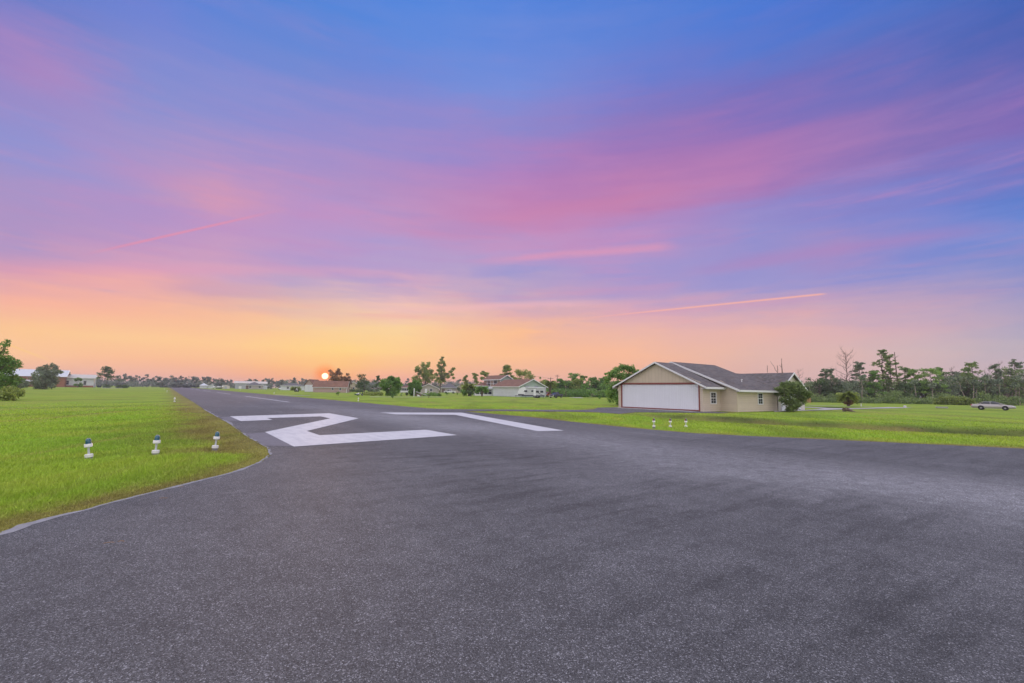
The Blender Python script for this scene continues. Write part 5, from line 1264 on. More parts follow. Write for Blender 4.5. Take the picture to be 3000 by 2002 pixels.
# lower roof left of the upper storey, with the sunroom in front
p = Dp(1394, 150); ang = R(10); w_ = along(p, ang, 1441)
sr = empty('sunroom', p, ang, 'white framed glass sunroom at the left end of the green house', 'sunroom')
hs = zat(p, 1139)
mb = MB()
n_ = 4
for k_ in range(n_ + 1): x_ = w_ * k_ / n_; mb.box(x_ - .08, x_ + .08, 0, .12, 0, hs)
mb.box(0, w_, .01, .11, 0, .5); mb.box(0, w_, .01, .11, hs - .35, hs); mb.box(0, w_, .01, .11, hs - .8, hs - .7)
for k_ in range(3): y_ = 3.6 * (k_ + 1) / 3; mb.box(0, .12, y_ - .08, y_ + .08, 0, hs); mb.box(w_ - .12, w_, y_ - .08, y_ + .08, 0, hs)
mb.box(.01, .1, .1, 3.6, 0, .5); mb.box(w_ - .1, w_ - .01, .1, 3.6, 0, .5); mb.build('frame', M['trim'], sr)
for k_ in range(n_): mb = MB(); mb.box(w_ * k_ / n_ + .08, w_ * (k_ + 1) / n_ - .08, .05, .08, .5, hs - .35); mb.build('pane', M['glass'], sr)
mb = MB(); mb.slab([(-.4, -.4, hs + .02), (w_ + .3, -.4, hs + .02), (w_ + .3, 3.9, hs + .5), (-.4, 3.9, hs + .5)], (0, 0, 1), .12); mb.build('roof', M['metal_roof'], sr)
MB().box(0, w_, 3.62, 3.7, 0, hs + .4).build('back_wall', M['green_siding'], sr)
p = Dp(1392, 156); w_ = along(p, ang, 1450)
house('low_wing', 'low russet roofed wing behind the sunroom', p, ang, w_, 7, zat(p, 1131), zat(p, 1119) - zat(p, 1131), 'hip', 'green_siding', 'roof_brown', .5, 'trim', 'house wing')

# ---------------------------------------------------------------- vehicles
def wheel(parent, x, y, r, w=.22, side=1):
    t = MB().lathe([(r * .62, -w / 2), (r * .92, -w / 2), (r, -w * .38), (r, w * .38), (r * .92, w / 2), (r * .62, w / 2)], 22, (0, 0, 0), 'y').build('wheel', M['tyre'], parent)
    t.location = (x, y, r)
    q = w / 2 * side
    mb = MB().lathe([(r * .74, q * .55), (r * .70, q * 1.01), (r * .6, q * .90), (r * .16, q * .86), (r * .14, q * 1.02), (.001, q * 1.02)], 18, (0, 0, 0), 'y')
    for k in range(5):
        a = k * 1.2566; mb.bar((0, q * .9, 0), (r * .52 * math.cos(a), q * .86, r * .52 * math.sin(a)), r * .12, .03)
    mb.build('rim', M['rim'], t); return t
def loft(mb, st, smooth=True):
    """stations (x, half width low, z low, half width belt, z belt, half width top, z top)"""
    k = 8; vs = []
    for (x, wl, zl_, wb, zb, wt, zt) in st:
        vs += [(x, -wl, zl_), (x, -wb, (zl_ + zb) / 2), (x, -wb, zb), (x, -wt, zt), (x, wt, zt), (x, wb, zb), (x, wb, (zl_ + zb) / 2), (x, wl, zl_)]
    fs = []
    for i in range(len(st) - 1):
        b = i * k
        for j in range(k): fs.append((b + j, b + (j + 1) % k, b + k + (j + 1) % k, b + k + j))
    fs += [tuple(range(k))[::-1], tuple(range(len(vs) - k, len(vs)))]
    return mb.add(vs, fs, smooth)
def carpaint(name, c_, metal=.3): return plain(name, c_, .28, .5, .02, 2, metal, .6)
M['champagne'] = carpaint('champagne_paint', (.40, .37, .36)); M['navy'] = carpaint('navy_paint', (.015, .02, .035)); M['car_white'] = carpaint('white_paint', (.66, .67, .69), 0); M['car_red'] = carpaint('red_paint', (.38, .03, .025))
M['tail'] = plain('tail_lamp', (.55, .03, .02), .25, .6); M['lamp'] = plain('head_lamp', (.6, .62, .64), .12, .8); M['chrome'] = plain('chrome', (.6, .6, .6), .2, .6, .02, metal=.9)

def make_sedan(p, heading, s, label):
    """nose towards +x"""
    c_ = empty('sedan', p, heading, label, 'car'); c_.scale = (s, s, s)
    mb = MB()
    loft(mb, [(-2.72, .70, .42, .84, .66, .70, .86), (-2.60, .80, .30, .90, .68, .78, .98), (-1.7, .88, .24, .96, .70, .84, 1.02), (-1.2, .88, .24, .97, .72, .86, 1.0), (1.2, .88, .24, .97, .70, .86, .97), (1.6, .88, .24, .96, .68, .84, .94),
              (2.3, .86, .28, .94, .62, .80, .84), (2.62, .78, .34, .88, .56, .72, .74), (2.75, .66, .40, .78, .52, .62, .64)])
    body = mb.build('body', M['champagne'], c_)
    mb = MB(); loft(mb, [(-1.85, .72, .99, .72, 1.0, .60, 1.01), (-1.25, .80, .98, .79, 1.05, .60, 1.38), (-.9, .81, .98, .80, 1.08, .60, 1.42), (.1, .81, .98, .80, 1.08, .60, 1.42), (.45, .80, .97, .79, 1.05, .58, 1.36), (1.35, .74, .94, .74, .95, .70, .97)])
    mb.build('cabin_glass', M['glass_car'], c_)
    mb = MB()
    loft(mb, [(-1.28, .60, 1.37, .62, 1.39, .52, 1.41), (-.9, .62, 1.40, .63, 1.43, .50, 1.46), (.1, .62, 1.40, .63, 1.43, .50, 1.46), (.47, .58, 1.36, .60, 1.37, .50, 1.40)])
    mb.build('roof_panel', M['champagne'], c_)
    mb = MB()
    for s_ in (-1, 1):
        mb.bar((-1.95, s_ * .70, 1.0), (-1.22, s_ * .61, 1.40), .12, .05); mb.bar((-1.55, s_ * .74, 1.0), (-1.15, s_ * .63, 1.38), .22, .05); mb.bar((-.25, s_ * .82, .98), (-.28, s_ * .62, 1.42), .07, .04); mb.bar((1.4, s_ * .73, .96), (.43, s_ * .6, 1.39), .06, .05)
        mb.bar((-1.3, s_ * .82, .99), (1.3, s_ * .80, .96), .04, .05)
    mb.build('pillar', M['champagne'], c_)
    mb = MB(); [mb.bar((-2.6, s_ * .93, .5), (2.5, s_ * .93, .46), .05, .03) for s_ in (-1, 1)]; mb.build('side_moulding', plain('moulding', (.20, .18, .17), .4), c_)
    for x_ in (-1.45, 1.52):
        for s_ in (-1, 1):
            MB().lathe([(.40, -.02), (.40, .02)], 20, (0, 0, 0), 'y').build('wheel_arch', M['black'], c_).location = (x_, s_ * .955, .38)
            wheel(c_, x_, s_ * .915, .335, .2, s_)
    for s_ in (-1, 1):
        MB().box(-2.73, -2.55, s_ * .62 - .22, s_ * .62 + .22, .70, .92).build('tail_light', M['tail'], c_)
        MB().box(2.48, 2.70, s_ * .60 - .18, s_ * .60 + .18, .60, .74).build('headlight', M['lamp'], c_)
        MB().box(.95, 1.12, s_ * .95 - .08, s_ * .95 + .08, .96, 1.08).build('mirror', M['champagne'], c_)
    MB().box(-2.80, -2.66, -.8, .8, .36, .52).build('bumper', M['champagne'], c_); MB().box(2.68, 2.80, -.72, .72, .34, .48).build('bumper', M['champagne'], c_)
    return c_
p = Dp(2907, 98.5); az_ = math.atan2(p.x, p.y)
make_sedan(p, -az_ + R(-4), .83, 'champagne silver sedan parked on the grass before the right wood')

def make_pickup(p, heading, label, paint, s=1.0, ext=True):
    """nose towards +x"""
    c_ = empty('pickup_truck', p, heading, label, 'pickup truck'); c_.scale = (s, s, s)
    mb = MB(); loft(mb, [(-2.9, .86, .55, .96, .9, .92, 1.18), (-2.8, .90, .42, .98, .9, .95, 1.22), (-.7, .90, .40, .98, .9, .95, 1.22), (.1, .90, .38, .98, .9, .94, 1.2), (1.2, .90, .38, .98, .88, .92, 1.16), (2.4, .88, .42, .96, .82, .88, 1.08), (2.8, .82, .46, .90, .74, .82, .98)])
    mb.build('body', M[paint], c_)
    mb = MB(); mb.box(-2.78, -.75, -.84, .84, 1.0, 1.235); mb.build('bed', M['black'], c_)
    mb = MB(); loft(mb, [(-.75, .84, 1.18, .84, 1.25, .68, 1.72), (-.6, .85, 1.18, .85, 1.28, .68, 1.80), (.55, .85, 1.18, .85, 1.28, .68, 1.80), (1.45, .80, 1.14, .80, 1.16, .76, 1.18)]); mb.build('cabin_glass', M['glass_car'], c_)
    mb = MB(); loft(mb, [(-.72, .68, 1.72, .69, 1.76, .6, 1.80), (-.55, .69, 1.77, .70, 1.81, .6, 1.86), (.5, .69, 1.77, .70, 1.81, .6, 1.86), (.68, .67, 1.72, .68, 1.76, .6, 1.80)])
    for s_ in (-1, 1):
        mb.bar((-.78, s_ * .83, 1.18), (-.66, s_ * .69, 1.78), .14, .06); mb.bar((.05, s_ * .86, 1.18), (.0, s_ * .70, 1.8), .09, .05); mb.bar((1.42, s_ * .81, 1.15), (.62, s_ * .69, 1.77), .07, .05)
    mb.build('cab_roof', M[paint], c_)
    for x_ in (-1.75, 1.75):
        for s_ in (-1, 1):
            MB().lathe([(.47, -.02), (.47, .02)], 18, (0, 0, 0), 'y').build('wheel_arch', M['black'], c_).location = (x_, s_ * .965, .44); wheel(c_, x_, s_ * .90, .39, .24, s_)
    MB().box(2.78, 2.9, -.9, .9, .42, .66).build('bumper', M['chrome'], c_); MB().box(2.76, 2.86, -.6, .6, .70, .95).build('grille', M['black'], c_)
    for s_ in (-1, 1):
        MB().box(2.68, 2.86, s_ * .74 - .12, s_ * .74 + .12, .74, .96).build('headlight', M['lamp'], c_); MB().box(-2.95, -2.85, s_ * .86 - .08, s_ * .86 + .08, .7, 1.1).build('tail_light', M['tail'], c_); MB().box(1.0, 1.15, s_ * 1.06 - .12, s_ * 1.06 + .12, 1.2, 1.38).build('mirror', M['black'], c_)
    return c_
make_pickup(G(1629, 1166.0), R(232), 'dark navy pickup truck at the right of the camper trailer', 'navy', .82)
make_pickup(G(1318, 1153.2), R(176), 'white pickup truck in front of the dark hip roofed house', 'car_white', 1.0)
# red car half hidden behind the camper
c_ = make_pickup(G(1601, 1163.5), R(250), 'red vehicle half hidden between the camper and the navy pickup', 'car_red', .84); c_['category'] = 'car'; c_.name = 'red_truck'
# white suv beyond the runway
p = G(821, 1142.4); c_ = empty('suv', p, R(-60), 'white sport utility vehicle parked alone on the far lawn', 'car'); c_.scale = (1.12, 1.12, 1.12)
mb = MB(); loft(mb, [(-2.2, .80, .45, .90, .8, .84, 1.05), (-2.1, .84, .3, .94, .8, .88, 1.1), (1.1, .84, .3, .94, .8, .88, 1.08), (2.0, .84, .32, .92, .75, .86, .98), (2.25, .76, .38, .86, .66, .78, .84)]); mb.build('body', M['car_white'], c_)
mb = MB(); loft(mb, [(-2.15, .80, 1.02, .80, 1.1, .66, 1.60), (-1.95, .80, 1.04, .80, 1.1, .66, 1.68), (.3, .80, 1.04, .80, 1.1, .66, 1.68), (1.2, .78, 1.04, .78, 1.05, .74, 1.07)]); mb.build('cabin_glass', M['glass_car'], c_)
mb = MB(); loft(mb, [(-2.1, .66, 1.6, .68, 1.66, .58, 1.7), (.3, .67, 1.66, .68, 1.7, .58, 1.75), (.45, .64, 1.62, .65, 1.66, .58, 1.68)]); mb.build('roof_panel', M['car_white'], c_)
for x_ in (-1.35, 1.4):
    for s_ in (-1, 1): wheel(c_, x_, s_ * .82, .36, .22, s_)
for s_ in (-1, 1): MB().box(-2.24, -2.1, s_ * .74 - .1, s_ * .74 + .1, .75, 1.15).build('tail_light', M['tail'], c_); MB().box(2.1, 2.26, s_ * .62 - .16, s_ * .62 + .16, .62, .78).build('headlight', M['lamp'], c_)

# camper trailer: nose at the left, side towards the runway
M['camper'] = plain('camper_shell', (.47, .48, .50), .4, .5, .03, 2); M['camper_nose'] = plain('camper_nose', (.70, .71, .73), .3, .5, .02); M['dark_decal'] = plain('dark_decal', (.06, .065, .08), .4); M['grey_decal'] = plain('grey_decal', (.22, .22, .24), .4)
p = G(1596, 1167.0); pl = G(1516, 1165.0)
ang = math.atan2(pl.y - p.y, pl.x - p.x)
ang = R(180 - 12); LC = along(p, ang, 1517); zt_ = zat(p + Vector((math.cos(ang), math.sin(ang), 0)) * LC * .5, 1133.5)
cp = empty('camper_trailer', p, ang, 'white and grey travel trailer parked against the green gabled house', 'camper trailer')   # +x = nose, -y..0 = far side; visible side is y = 0
Hc = zt_; prof = [(0, .42), (LC - 1.2, .42), (LC - .5, .62), (LC - .05, .95), (LC, 1.5)]
prof += [(LC - .18, Hc - 1.0), (LC - .55, Hc - .48), (LC - 1.1, Hc - .16), (LC - 1.9, Hc - .02), (LC - 3, Hc), (.1, Hc - .08), (0, Hc - .2)]
mb = MB(); mb.extrude(prof, 0, -2.4); shell = mb.build('body', M['camper'], cp, bevel=.05)
fside = lambda a, z, o: (a, o, z)
mb = MB(); np_ = [(LC - 1.75, .95), (LC + .01, .95), (LC + .02, 1.5), (LC - .16, Hc - 1.0), (LC - .53, Hc - .48), (LC - 1.1, Hc - .15), (LC - 1.75, Hc - .06), (LC - 2.05, Hc - .5), (LC - 2.1, 1.7)]
mb.extrude(np_, .012, -2.412); mb.build('nose_cap', M['camper_nose'], cp)
mb = MB(); mb.box(.05, LC - 1.0, -.02, .014, .40, .72); mb.box(LC - 1.6, LC - .1, -.03, .016, .62, .92); mb.build('skirt', M['dark_decal'], cp)
for (a, w, z, h) in ((.45, .75, 1.35, .5), (1.75, .75, 1.35, .5), (3.4, .5, 1.5, .4), (5.2, .75, 1.45, .45)):
    a *= LC / 8; mb = MB(); mb.box(a, a + w, -.01, .03, z, z + h); fo = mb.build('window', M['black'], cp); MB().box(a + .05, a + w - .05, .031, .036, z + .05, z + h - .05).build('pane', M['glass'], fo)
dx = 2.6 * LC / 8
mb = MB(); mb.box(dx, dx + .62, .0, .022, .6, Hc - .5); dr_ = mb.build('door', M['camper_nose'], cp); MB().box(dx + .08, dx + .14, .022, .06, 1.2, 1.3).build('handle', M['chrome'], dr_)
mb = MB()
for k_ in range(16):
    t0, t1 = k_ / 16, (k_ + 1) / 16
    f0 = lambda t: (LC * (.05 + .42 * t), .75 + 1.2 * math.sin(t * 1.5) ** 2)
    (xa, za), (xb, zb) = f0(t0), f0(t1); wa = .16 * math.sin(math.pi * t0) + .02; wb = .16 * math.sin(math.pi * t1) + .02
    mb.quad((xa, .018, za), (xb, .018, zb), (xb, .018, zb + wb), (xa, .018, za + wa))
mb.build('swoosh', M['dark_decal'], cp)
mb = MB()
for k_ in range(12):
    t0, t1 = k_ / 12, (k_ + 1) / 12; f0 = lambda t: (LC * (.30 + .35 * t), Hc - .55 + .12 * math.sin(t * 3.1)); (xa, za), (xb, zb) = f0(t0), f0(t1)
    mb.quad((xa, .019, za), (xb, .019, zb), (xb, .019, zb + .07), (xa, .019, za + .07))
mb.box(LC * .60, LC * .80, .002, .018, 1.50, 1.58); mb.build('stripe', M['grey_decal'], cp)
for (x0_, x1_) in ((LC * .30, LC * .40), (LC * .62, LC * .74)): MB().box(x0_, x1_, -1.6, -.9, Hc - .02, Hc + .24).build('roof_unit', M['grey_decal'], cp)
MB().bar((.3, .06, Hc - .22), (LC * .62, .06, Hc - .22), .12, .12).build('awning_roll', M['camper_nose'], cp)
for x_ in (LC * .27, LC * .37): wheel(cp, x_, -.12, .34, .2, 1); wheel(cp, x_, -2.28, .34, .2, -1)
mb = MB(); mb.bar((LC - .3, -.5, .5), (LC + .9, -1.2, .48), .1, .1); mb.bar((LC - .3, -1.9, .5), (LC + .9, -1.2, .48), .1, .1); mb.bar((LC + .75, -1.2, 0), (LC + .75, -1.2, .6), .07, .07); mb.build('hitch', M['black'], cp)
MB().box(LC + .05, LC + .45, -1.45, -.95, .52, .95).build('gas_bottle_cover', M['camper_nose'], cp)
for (x_, y_) in ((LC * .7, -.3), (.35, -.3)): MB().box(x_, x_ + .08, y_, y_ + .08, 0, .45).build('stabiliser', M['black'], cp)

# ---------------------------------------------------------------- runway lights
M['lens_blue'] = plain('blue_green_lens', (.012, .10, .14), .12, .8, .05, 10); M['lens_red'] = plain('red_lens', (.20, .02, .015), .12, .8); M['lens_dark'] = plain('dark_lens', (.015, .025, .03), .12, .8); M['lens_clear'] = plain('clear_lens', (.62, .60, .55), .12, .8)
def fixture(name, p, label, base=.05, lean=0, kind='teal', s=1.0, group=None, rot=0):
    f = empty(name, p, rot, label, 'runway light', group); f.scale = (s, s, s); f.rotation_euler = (0, lean, rot)
    MB().lathe([(.066, -.05), (.068, base), (.06, base + .004)], 26).build('base', M['concrete_base'], f)
    z = base
    MB().lathe([(.072, z), (.077, z + .004), (.077, z + .064), (.072, z + .070), (.03, z + .076)], 26).build('lower_collar', M['pvc'], f, smooth=None)
    MB().lathe([(.023, z + .07), (.021, z + .12), (.023, z + .235), (.036, z + .25)], 16).build('stem', M['concrete_pvc'], f)
    MB().lathe([(.066, z + .232), (.074, z + .236), (.074, z + .300), (.070, z + .306), (.02, z + .306)], 28).build('upper_collar', M['pvc'], f)
    z2 = z + .306
    if kind == 'clear':
        MB().lathe([(.05, z2), (.052, z2 + .02), (.055, z2 + .06), (.04, z2 + .10), (.015, z2 + .115)], 22).build('lens', M['lens_clear'], f); return f
    ma, mc = ('lens_blue', 'lens_blue') if kind == 'teal' else ('lens_red', 'lens_blue')
    mb = MB(); n = 24; pr = [(.053, 0), (.051, .03), (.047, .034), (.051, .038), (.050, .075), (.044, .098), (.03, .112), (.012, .118)]
    for half, mt in ((0, ma), (1, mc)):
        m_ = MB(); vs = []; fs = []
        for i, (r_, h_) in enumerate(pr):
            for k in range(13):
                a = math.pi * k / 12 + (math.pi / 2 if half == 0 else -math.pi / 2); vs.append((r_ * math.cos(a), r_ * math.sin(a), z2 + h_))
            if i:
                b = (i - 1) * 13
                for k in range(12): fs.append((b + k, b + k + 1, b + 14 + k, b + 13 + k))
        fs.append(tuple(range(len(vs) - 13, len(vs)))); m_.add(vs, fs, True); m_.build('lens', M[mt], f)
    # pale spring clip over the lens
    m_ = MB(); m_.tube([(.056, .0, z2), (.057, 0, z2 + .06), (.04, 0, z2 + .112), (.0, 0, z2 + .126), (-.02, 0, z2 + .122)], .005, 6); m_.build('clip', M['lens_clear'], f)
    return f
def fz(p): return Vector((p.x, p.y, float(gz(p.x, p.y))))
fixture('threshold_light', fz(G(261, 1348)), 'blue topped white threshold light leaning slightly, nearest the left border', .055, R(-7), 'teal', 1.0, 'threshold lights on the left grass', R(38))
fixture('threshold_light', fz(G(454.5, 1335.6)), 'middle one of the three blue topped white lights on the left grass', .06, R(1), 'teal', 1.02, 'threshold lights on the left grass', R(38))
fixture('threshold_light', fz(G(628.5, 1322.7)), 'blue topped white light on a taller grey base, nearest the asphalt corner', .09, R(3.5), 'teal', 1.0, 'threshold lights on the left grass', R(30))
fixture('threshold_light', fz(G(1915.8, 1255)), 'leftmost red and blue topped light on the right grass, its grey base showing', .085, 0, 'two', .96, 'threshold lights on the right grass')
fixture('threshold_light', fz(G(1963.8, 1252)), 'middle red and blue topped light on the right grass', .03, R(1), 'two', .98, 'threshold lights on the right grass')
fixture('threshold_light', fz(G(2009.6, 1251)), 'rightmost red and blue topped light on the right grass', .02, 0, 'two', 1.0, 'threshold lights on the right grass')
for px, py, lb in ((511, 1178, 'small white edge light in the grass left of the runway, the nearest of that row'), (489, 1149.5, 'second white edge light along the left side of the runway'), (481, 1142, 'third white edge light along the left side of the runway'), (1049.6, 1176, 'white edge light in the right hand grass before the boat'),
                   (803, 1155, 'white edge light on the far grass between the pale houses and the runway'), (704, 1144.5, 'tiny white edge light on the far grass before the grey hip roofed house')):
    fixture('edge_light', G(px, py), lb, .02, 0, 'clear', 1.15, 'runway edge lights')

# ---------------------------------------------------------------- small things
p = G(1212.7, 1161.8); o = MB().lathe([(.10, 0), (.10, 1.9), (.085, 1.95), (.02, 1.97)], 14).build('white_post', M['trim']); o.location = p; tag(o, 'tall white post at the left end of the sloping ramp', 'post')
# sloping ramp
p = G(1217, 1161); q = along(p, R(5), 1254); rp = empty('wooden_ramp', p, R(5), 'grey wooden ramp sloping down to the grass beside the white post', 'ramp')
MB().slab([(0, 0, 1.05), (q, 0, .05), (q, 1.6, .05), (0, 1.6, 1.05)], (0, 0, 1), .12).build('deck', M['concrete'], rp)
for x_ in (.1, q * .3, q * .6): MB().box(x_, x_ + .1, .05, .15, 0, 1.05 * (1 - x_ / q)).build('leg', M['bark'], rp); MB().box(x_, x_ + .1, 1.45, 1.55, 0, 1.05 * (1 - x_ / q)).build('leg', M['bark'], rp)
MB().slab([(.02, .02, 0), (q * .5, .02, 0), (q * .5, .02, .5), (.02, .02, .6)], (0, 1, 0), .04).build('side_board', M['brown_door'], rp)
o = MB().slab([(0, 0, .02), (.8, -.2, .02), (.7, -.25, .06), (.1, 0, .4)], (0, 1, 0), .5).build('white_sheet', M['trim']); o.location = G(1222, 1161.5); tag(o, 'folded white sheet lying under the ramp', 'sheet')
# boat with gear
p = G(1037, 1159.8); q = along(p, R(18), 1053); bt = empty('small_boat', p, R(18), 'small dark green boat on the grass with gear heaped behind it', 'boat')
mb = MB(); st = [(-.1, .03, .42, .04, .45, .03, .47), (.3, .12, .2, .3, .36, .3, .42), (.9, .25, .12, .42, .34, .42, .38), (q, .28, .12, .45, .32, .44, .36)]; loft(mb, st); mb.build('hull', plain('dark_green_hull', (.02, .07, .065), .4), bt)
MB().box(.5, q - .1, -.3, .3, .38, .55).build('seat', M['trim'], bt); MB().box(.9, 1.15, -.12, .12, .5, .72).build('outboard_motor', M['trim'], bt)
p2 = G(1055, 1159.5); tr = empty('garden_tractor', p2, R(200), 'grey and pale garden tractor standing behind the dark green boat', 'tractor'); tr.scale = (.8, .8, .8)
MB().box(-.2, .9, -.28, .28, .45, .8).build('bonnet', M['grey_decal'], tr); MB().box(-.75, -.2, -.4, .4, .35, .5).build('footplate', M['grey_decal'], tr); MB().box(-.75, -.6, -.25, .25, .5, 1.05).build('seat', M['black'], tr)
for (x_, r_) in ((.7, .2), (-.6, .32)):
    for s_ in (-1, 1): wheel(tr, x_, s_ * .42, r_, .18, s_)
# a-frame on a dark block
p = G(869, 1148); aa = empty('a_frame_stand', p, 0, 'small white frame on a dark block on the far lawn before the palm clump', 'stand')
MB().box(-.75, .75, -.5, .5, 0, .45).build('block', M['black'], aa)
for s_ in (-1, 1): MB().bar((s_ * .4, 0, .45), (0, 0, 1.45), .12, .12).build('leg', M['trim'], aa)
MB().box(-.28, .28, -.06, .06, .75, .85).build('crossbar', M['trim'], aa)
# stump on the lawn
p = G(2484, 1206.5); mb = MB(); rnd = random.Random(2)
for (x0_, y0_, z0_, x1_, y1_, z1_, r_) in ((-.38, 0, .2, -.12, .05, .26, .24), (-.12, 0, .24, .2, .1, .20, .22), (.1, 0, .16, .48, .0, .08, .15), (.3, -.1, .06, .78, -.05, .0, .09), (-.45, .1, .0, -.35, 0, .42, .09), (-.2, .1, .1, -.12, .1, .46, .10), (0, .1, .1, .06, .1, .38, .10)): limb(mb, (x0_, y0_, z0_), (x1_, y1_, z1_), r_, r_ * .75, rnd, 4, .06)
o = mb.build('tree_stump', M['deadwood']); o.location = p; tag(o, 'ragged dark tree stump on the grass in front of the palm', 'stump')
o = MB().lathe([(.15, 0), (.18, .32), (.19, .34), (.17, .35), (.16, .33)], 16).build('bucket', M['pvc']); o.location = G(2651.5, 1195.3); tag(o, 'white bucket standing at the end of the curved driveway', 'bucket')
o = MB().box(-.75, .75, -.3, .3, 0, .22).build('concrete_block', M['concrete'], bevel=.03); o.location = G(2759, 1196.3); o.rotation_euler.z = R(-42); tag(o, 'low grey concrete slab lying on the lawn left of the sedan', 'slab')
o = MB().lathe([(.06, 0), (.06, .45), (.09, .46), (.02, .5)], 12).build('marker_post', M['pvc']); o.location = G(2523, 1191.5); tag(o, 'short white marker post beside the palm', 'post')
o = MB().box(-.5, .5, -.5, .5, 0, .28).build('well_cover', M['cream_metal'], bevel=.05); o.location = G(2437, 1175.5); tag(o, 'pale low well cover at the edge of the wood left of the palm', 'cover')
# utility pole and antenna
p = Dp(1613, 176); h_ = zat(p, 1106.5); up_ = empty('utility_pole', p, R(30), 'brown wooden utility pole with a crossarm over the trees behind the pickup', 'utility pole')
MB().tube([(0, 0, 0), (0, 0, h_)], [.17, .12], 10).build('pole', M['deadwood'], up_); MB().box(-1.3, 1.3, -.06, .06, h_ - .4, h_ - .28).build('crossarm', M['deadwood'], up_)
MB().tube([(0, 0, h_ - .35), (-6, -3, h_ - .1), (-14, -6, h_ + .25)], .025, 5).build('wire', M['black'], up_)
p = Dp(1632.5, 178); h_ = zat(p, 1099); an = empty('antenna_mast', p, 0, 'thin antenna mast with small cross bars over the middle tree line', 'antenna')
MB().tube([(0, 0, 0), (0, 0, h_)], .09, 6).build('mast', M['deadwood'], an)
for k_, w_ in ((.99, .5), (.955, 1.0), (.92, .7)): MB().bar((-w_, 0, h_ * k_), (w_, 0, h_ * k_), .07, .07).build('crossbar', M['deadwood'], an)
# straw coloured fence by the wood
p = Dp(2360, 128); q = along(p, R(-30), 2375); fn = empty('slat_fence', p, R(-30), 'short run of orange brown slat fence behind the oleander bush', 'fence')
for k_ in range(9): MB().box(q * k_ / 9, q * k_ / 9 + .09, 0, .03, 0, 1.15).build('slat', M['straw_wood'], fn)
MB().box(0, q, .032, .06, .8, .9).build('rail', M['bark'], fn)
# pile of pale brush in the middle tree line
rs = np.random.RandomState(12); mb = MB(); rnd = random.Random(12); b_ = Dp(1676, 158)
for k_ in range(60):
    a = rnd.uniform(-4.2, 2.4); z_ = rnd.uniform(0, 1.7) * (1 - abs(a + .9) / 5); limb(mb, (a, rnd.uniform(-.6, .6), max(0, z_)), (a + rnd.uniform(-1, 1), rnd.uniform(-.8, .8), max(.05, z_ + rnd.uniform(-.5, .7))), .035, .015, rnd, 2, .05)
o = mb.build('brush_pile', M['bark_pale']); o.location = b_; tag(o, 'grey pile of dead branches at the edge of the middle trees behind the pickup', 'brush pile')
mb = MB(); b_ = Dp(1752, 156)
for k_ in range(60):
    a = rnd.uniform(-2.8, 3.2); z_ = rnd.uniform(0, 2.4) * (1 - abs(a) / 4.2); limb(mb, (a, rnd.uniform(-.6, .6), max(0, z_)), (a + rnd.uniform(-1.2, 1.2), rnd.uniform(-.8, .8), max(.05, z_ + rnd.uniform(-.3, .9))), .04, .012, rnd, 2, .05)
o = mb.build('brush_pile', M['bark_pale']); o.location = b_; tag(o, 'grey tangle of fallen branches near the big tree by the hangar', 'brush pile')

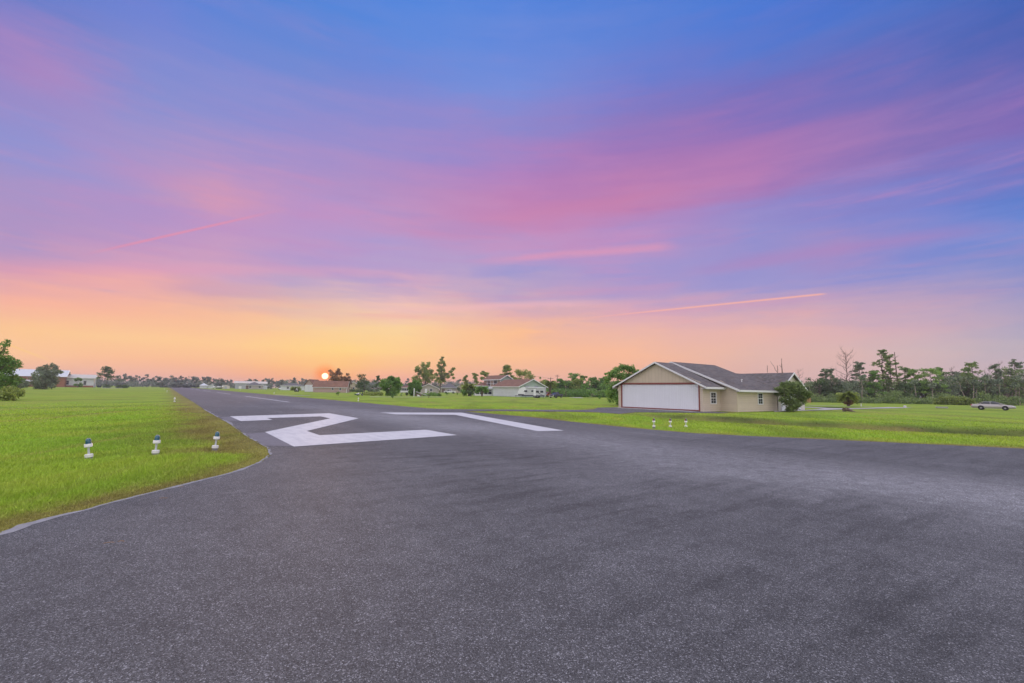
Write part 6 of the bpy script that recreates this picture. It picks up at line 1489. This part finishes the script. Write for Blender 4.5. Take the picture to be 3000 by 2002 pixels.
# ---------------------------------------------------------------- driveways, slabs and far strips
M['drive'] = plain('pale_concrete', (.40, .38, .37), .9, .2, .08, .8, bump=.003)
def strip(name, label, pts, z=.006, mat='drive'):
    o = polysheet(name, pts, z, M[mat]); o['kind'] = 'structure'; o['label'] = label; return o
strip('driveway', 'curved pale concrete driveway right of the hangar house', [G(2268, 1207.5), G(2335, 1205), G(2420, 1202.3), G(2480, 1199.8), G(2560, 1198), G(2643, 1196.5), G(2676, 1194.8), G(2600, 1193.6), G(2540, 1196), G(2470, 1197), G(2432, 1196.3), G(2400, 1194.5), G(2350, 1192.8), G(2345, 1194), G(2385, 1196.0), G(2415, 1199.2), G(2390, 1201.0), G(2335, 1203.4), G(2268, 1205.5)], .03)
strip('path', 'thin pale path on the lawn behind the palm', [G(2368, 1189.2), G(2460, 1191.0), G(2555, 1192.0), G(2555, 1191.5), G(2460, 1190.4), G(2368, 1188.7)], .03)
strip('apron_slab', 'concrete slab in front of the white hangar door', [HP + Matrix.Rotation(HA, 3, 'Z') @ Vector(v) for v in ((-.02, .3, 0), (-.02, 10.2, 0), (-1.7, 10.2, 0), (-1.7, .3, 0))], .02)
strip('far_strip', 'pale concrete strip across the far left grass', [G(296, 1136.6), G(360, 1137.2), G(360, 1138.0), G(296, 1137.6)], .02)
strip('far_strip', 'pale concrete strip along the grass before the barn', [G(806, 1157.3), G(909, 1159.5), G(909, 1160.2), G(806, 1158.2)], .01)
strip('far_strip', 'faint pale strip on the grass before the wide soft tree', [G(1085, 1162.6), G(1141, 1163.2), G(1305, 1163.4), G(1305, 1163.9), G(1141, 1163.8), G(1085, 1163.3)], .01)
strip('apron_slab', 'pale apron at the far end of the middle lawn', [G(1665, 1164.6), G(1690, 1166.5), G(1712, 1166.8), G(1700, 1164.6)], .01)

# a few stalks of dry grass on the asphalt
for i, (px, py, L, a) in enumerate(((480, 1461, .12, .2), (320, 1592, .10, .4), (355, 1588, .07, .1), (530, 1428, .08, .3))):
    mb = MB(); mb.tube([(-L / 2, 0, .006), (0, .008, .010), (L / 2, -.004, .006)], [.002, .0025, .001], 5); mb.tube([(0, .008, .008), (L * .3, .02, .006)], [.002, .001], 5)
    o = mb.build('dry_grass_stalk', M['straw_wood']); o.location = G(px, py); o.rotation_euler.z = a; tag(o, 'stalk of dry grass lying on the asphalt near the left turf', 'dry grass', 'dry stalks on the asphalt')

# ---------------------------------------------------------------- air
mh, th_ = material('haze_air')
vp = th_.node('ShaderNodeVolumePrincipled'); vp.inputs['Color'].default_value = (.85, .85, .95, 1); vp.inputs['Density'].default_value = .0003; vp.inputs['Anisotropy'].default_value = .2
th_.l.new(vp.outputs[0], th_.node('ShaderNodeOutputMaterial').inputs['Volume'])
tag(MB().box(-4000, 4000, -4000, 4000, -1.7, 23).build('haze', mh), 'thin evening haze over the field', kind='stuff')
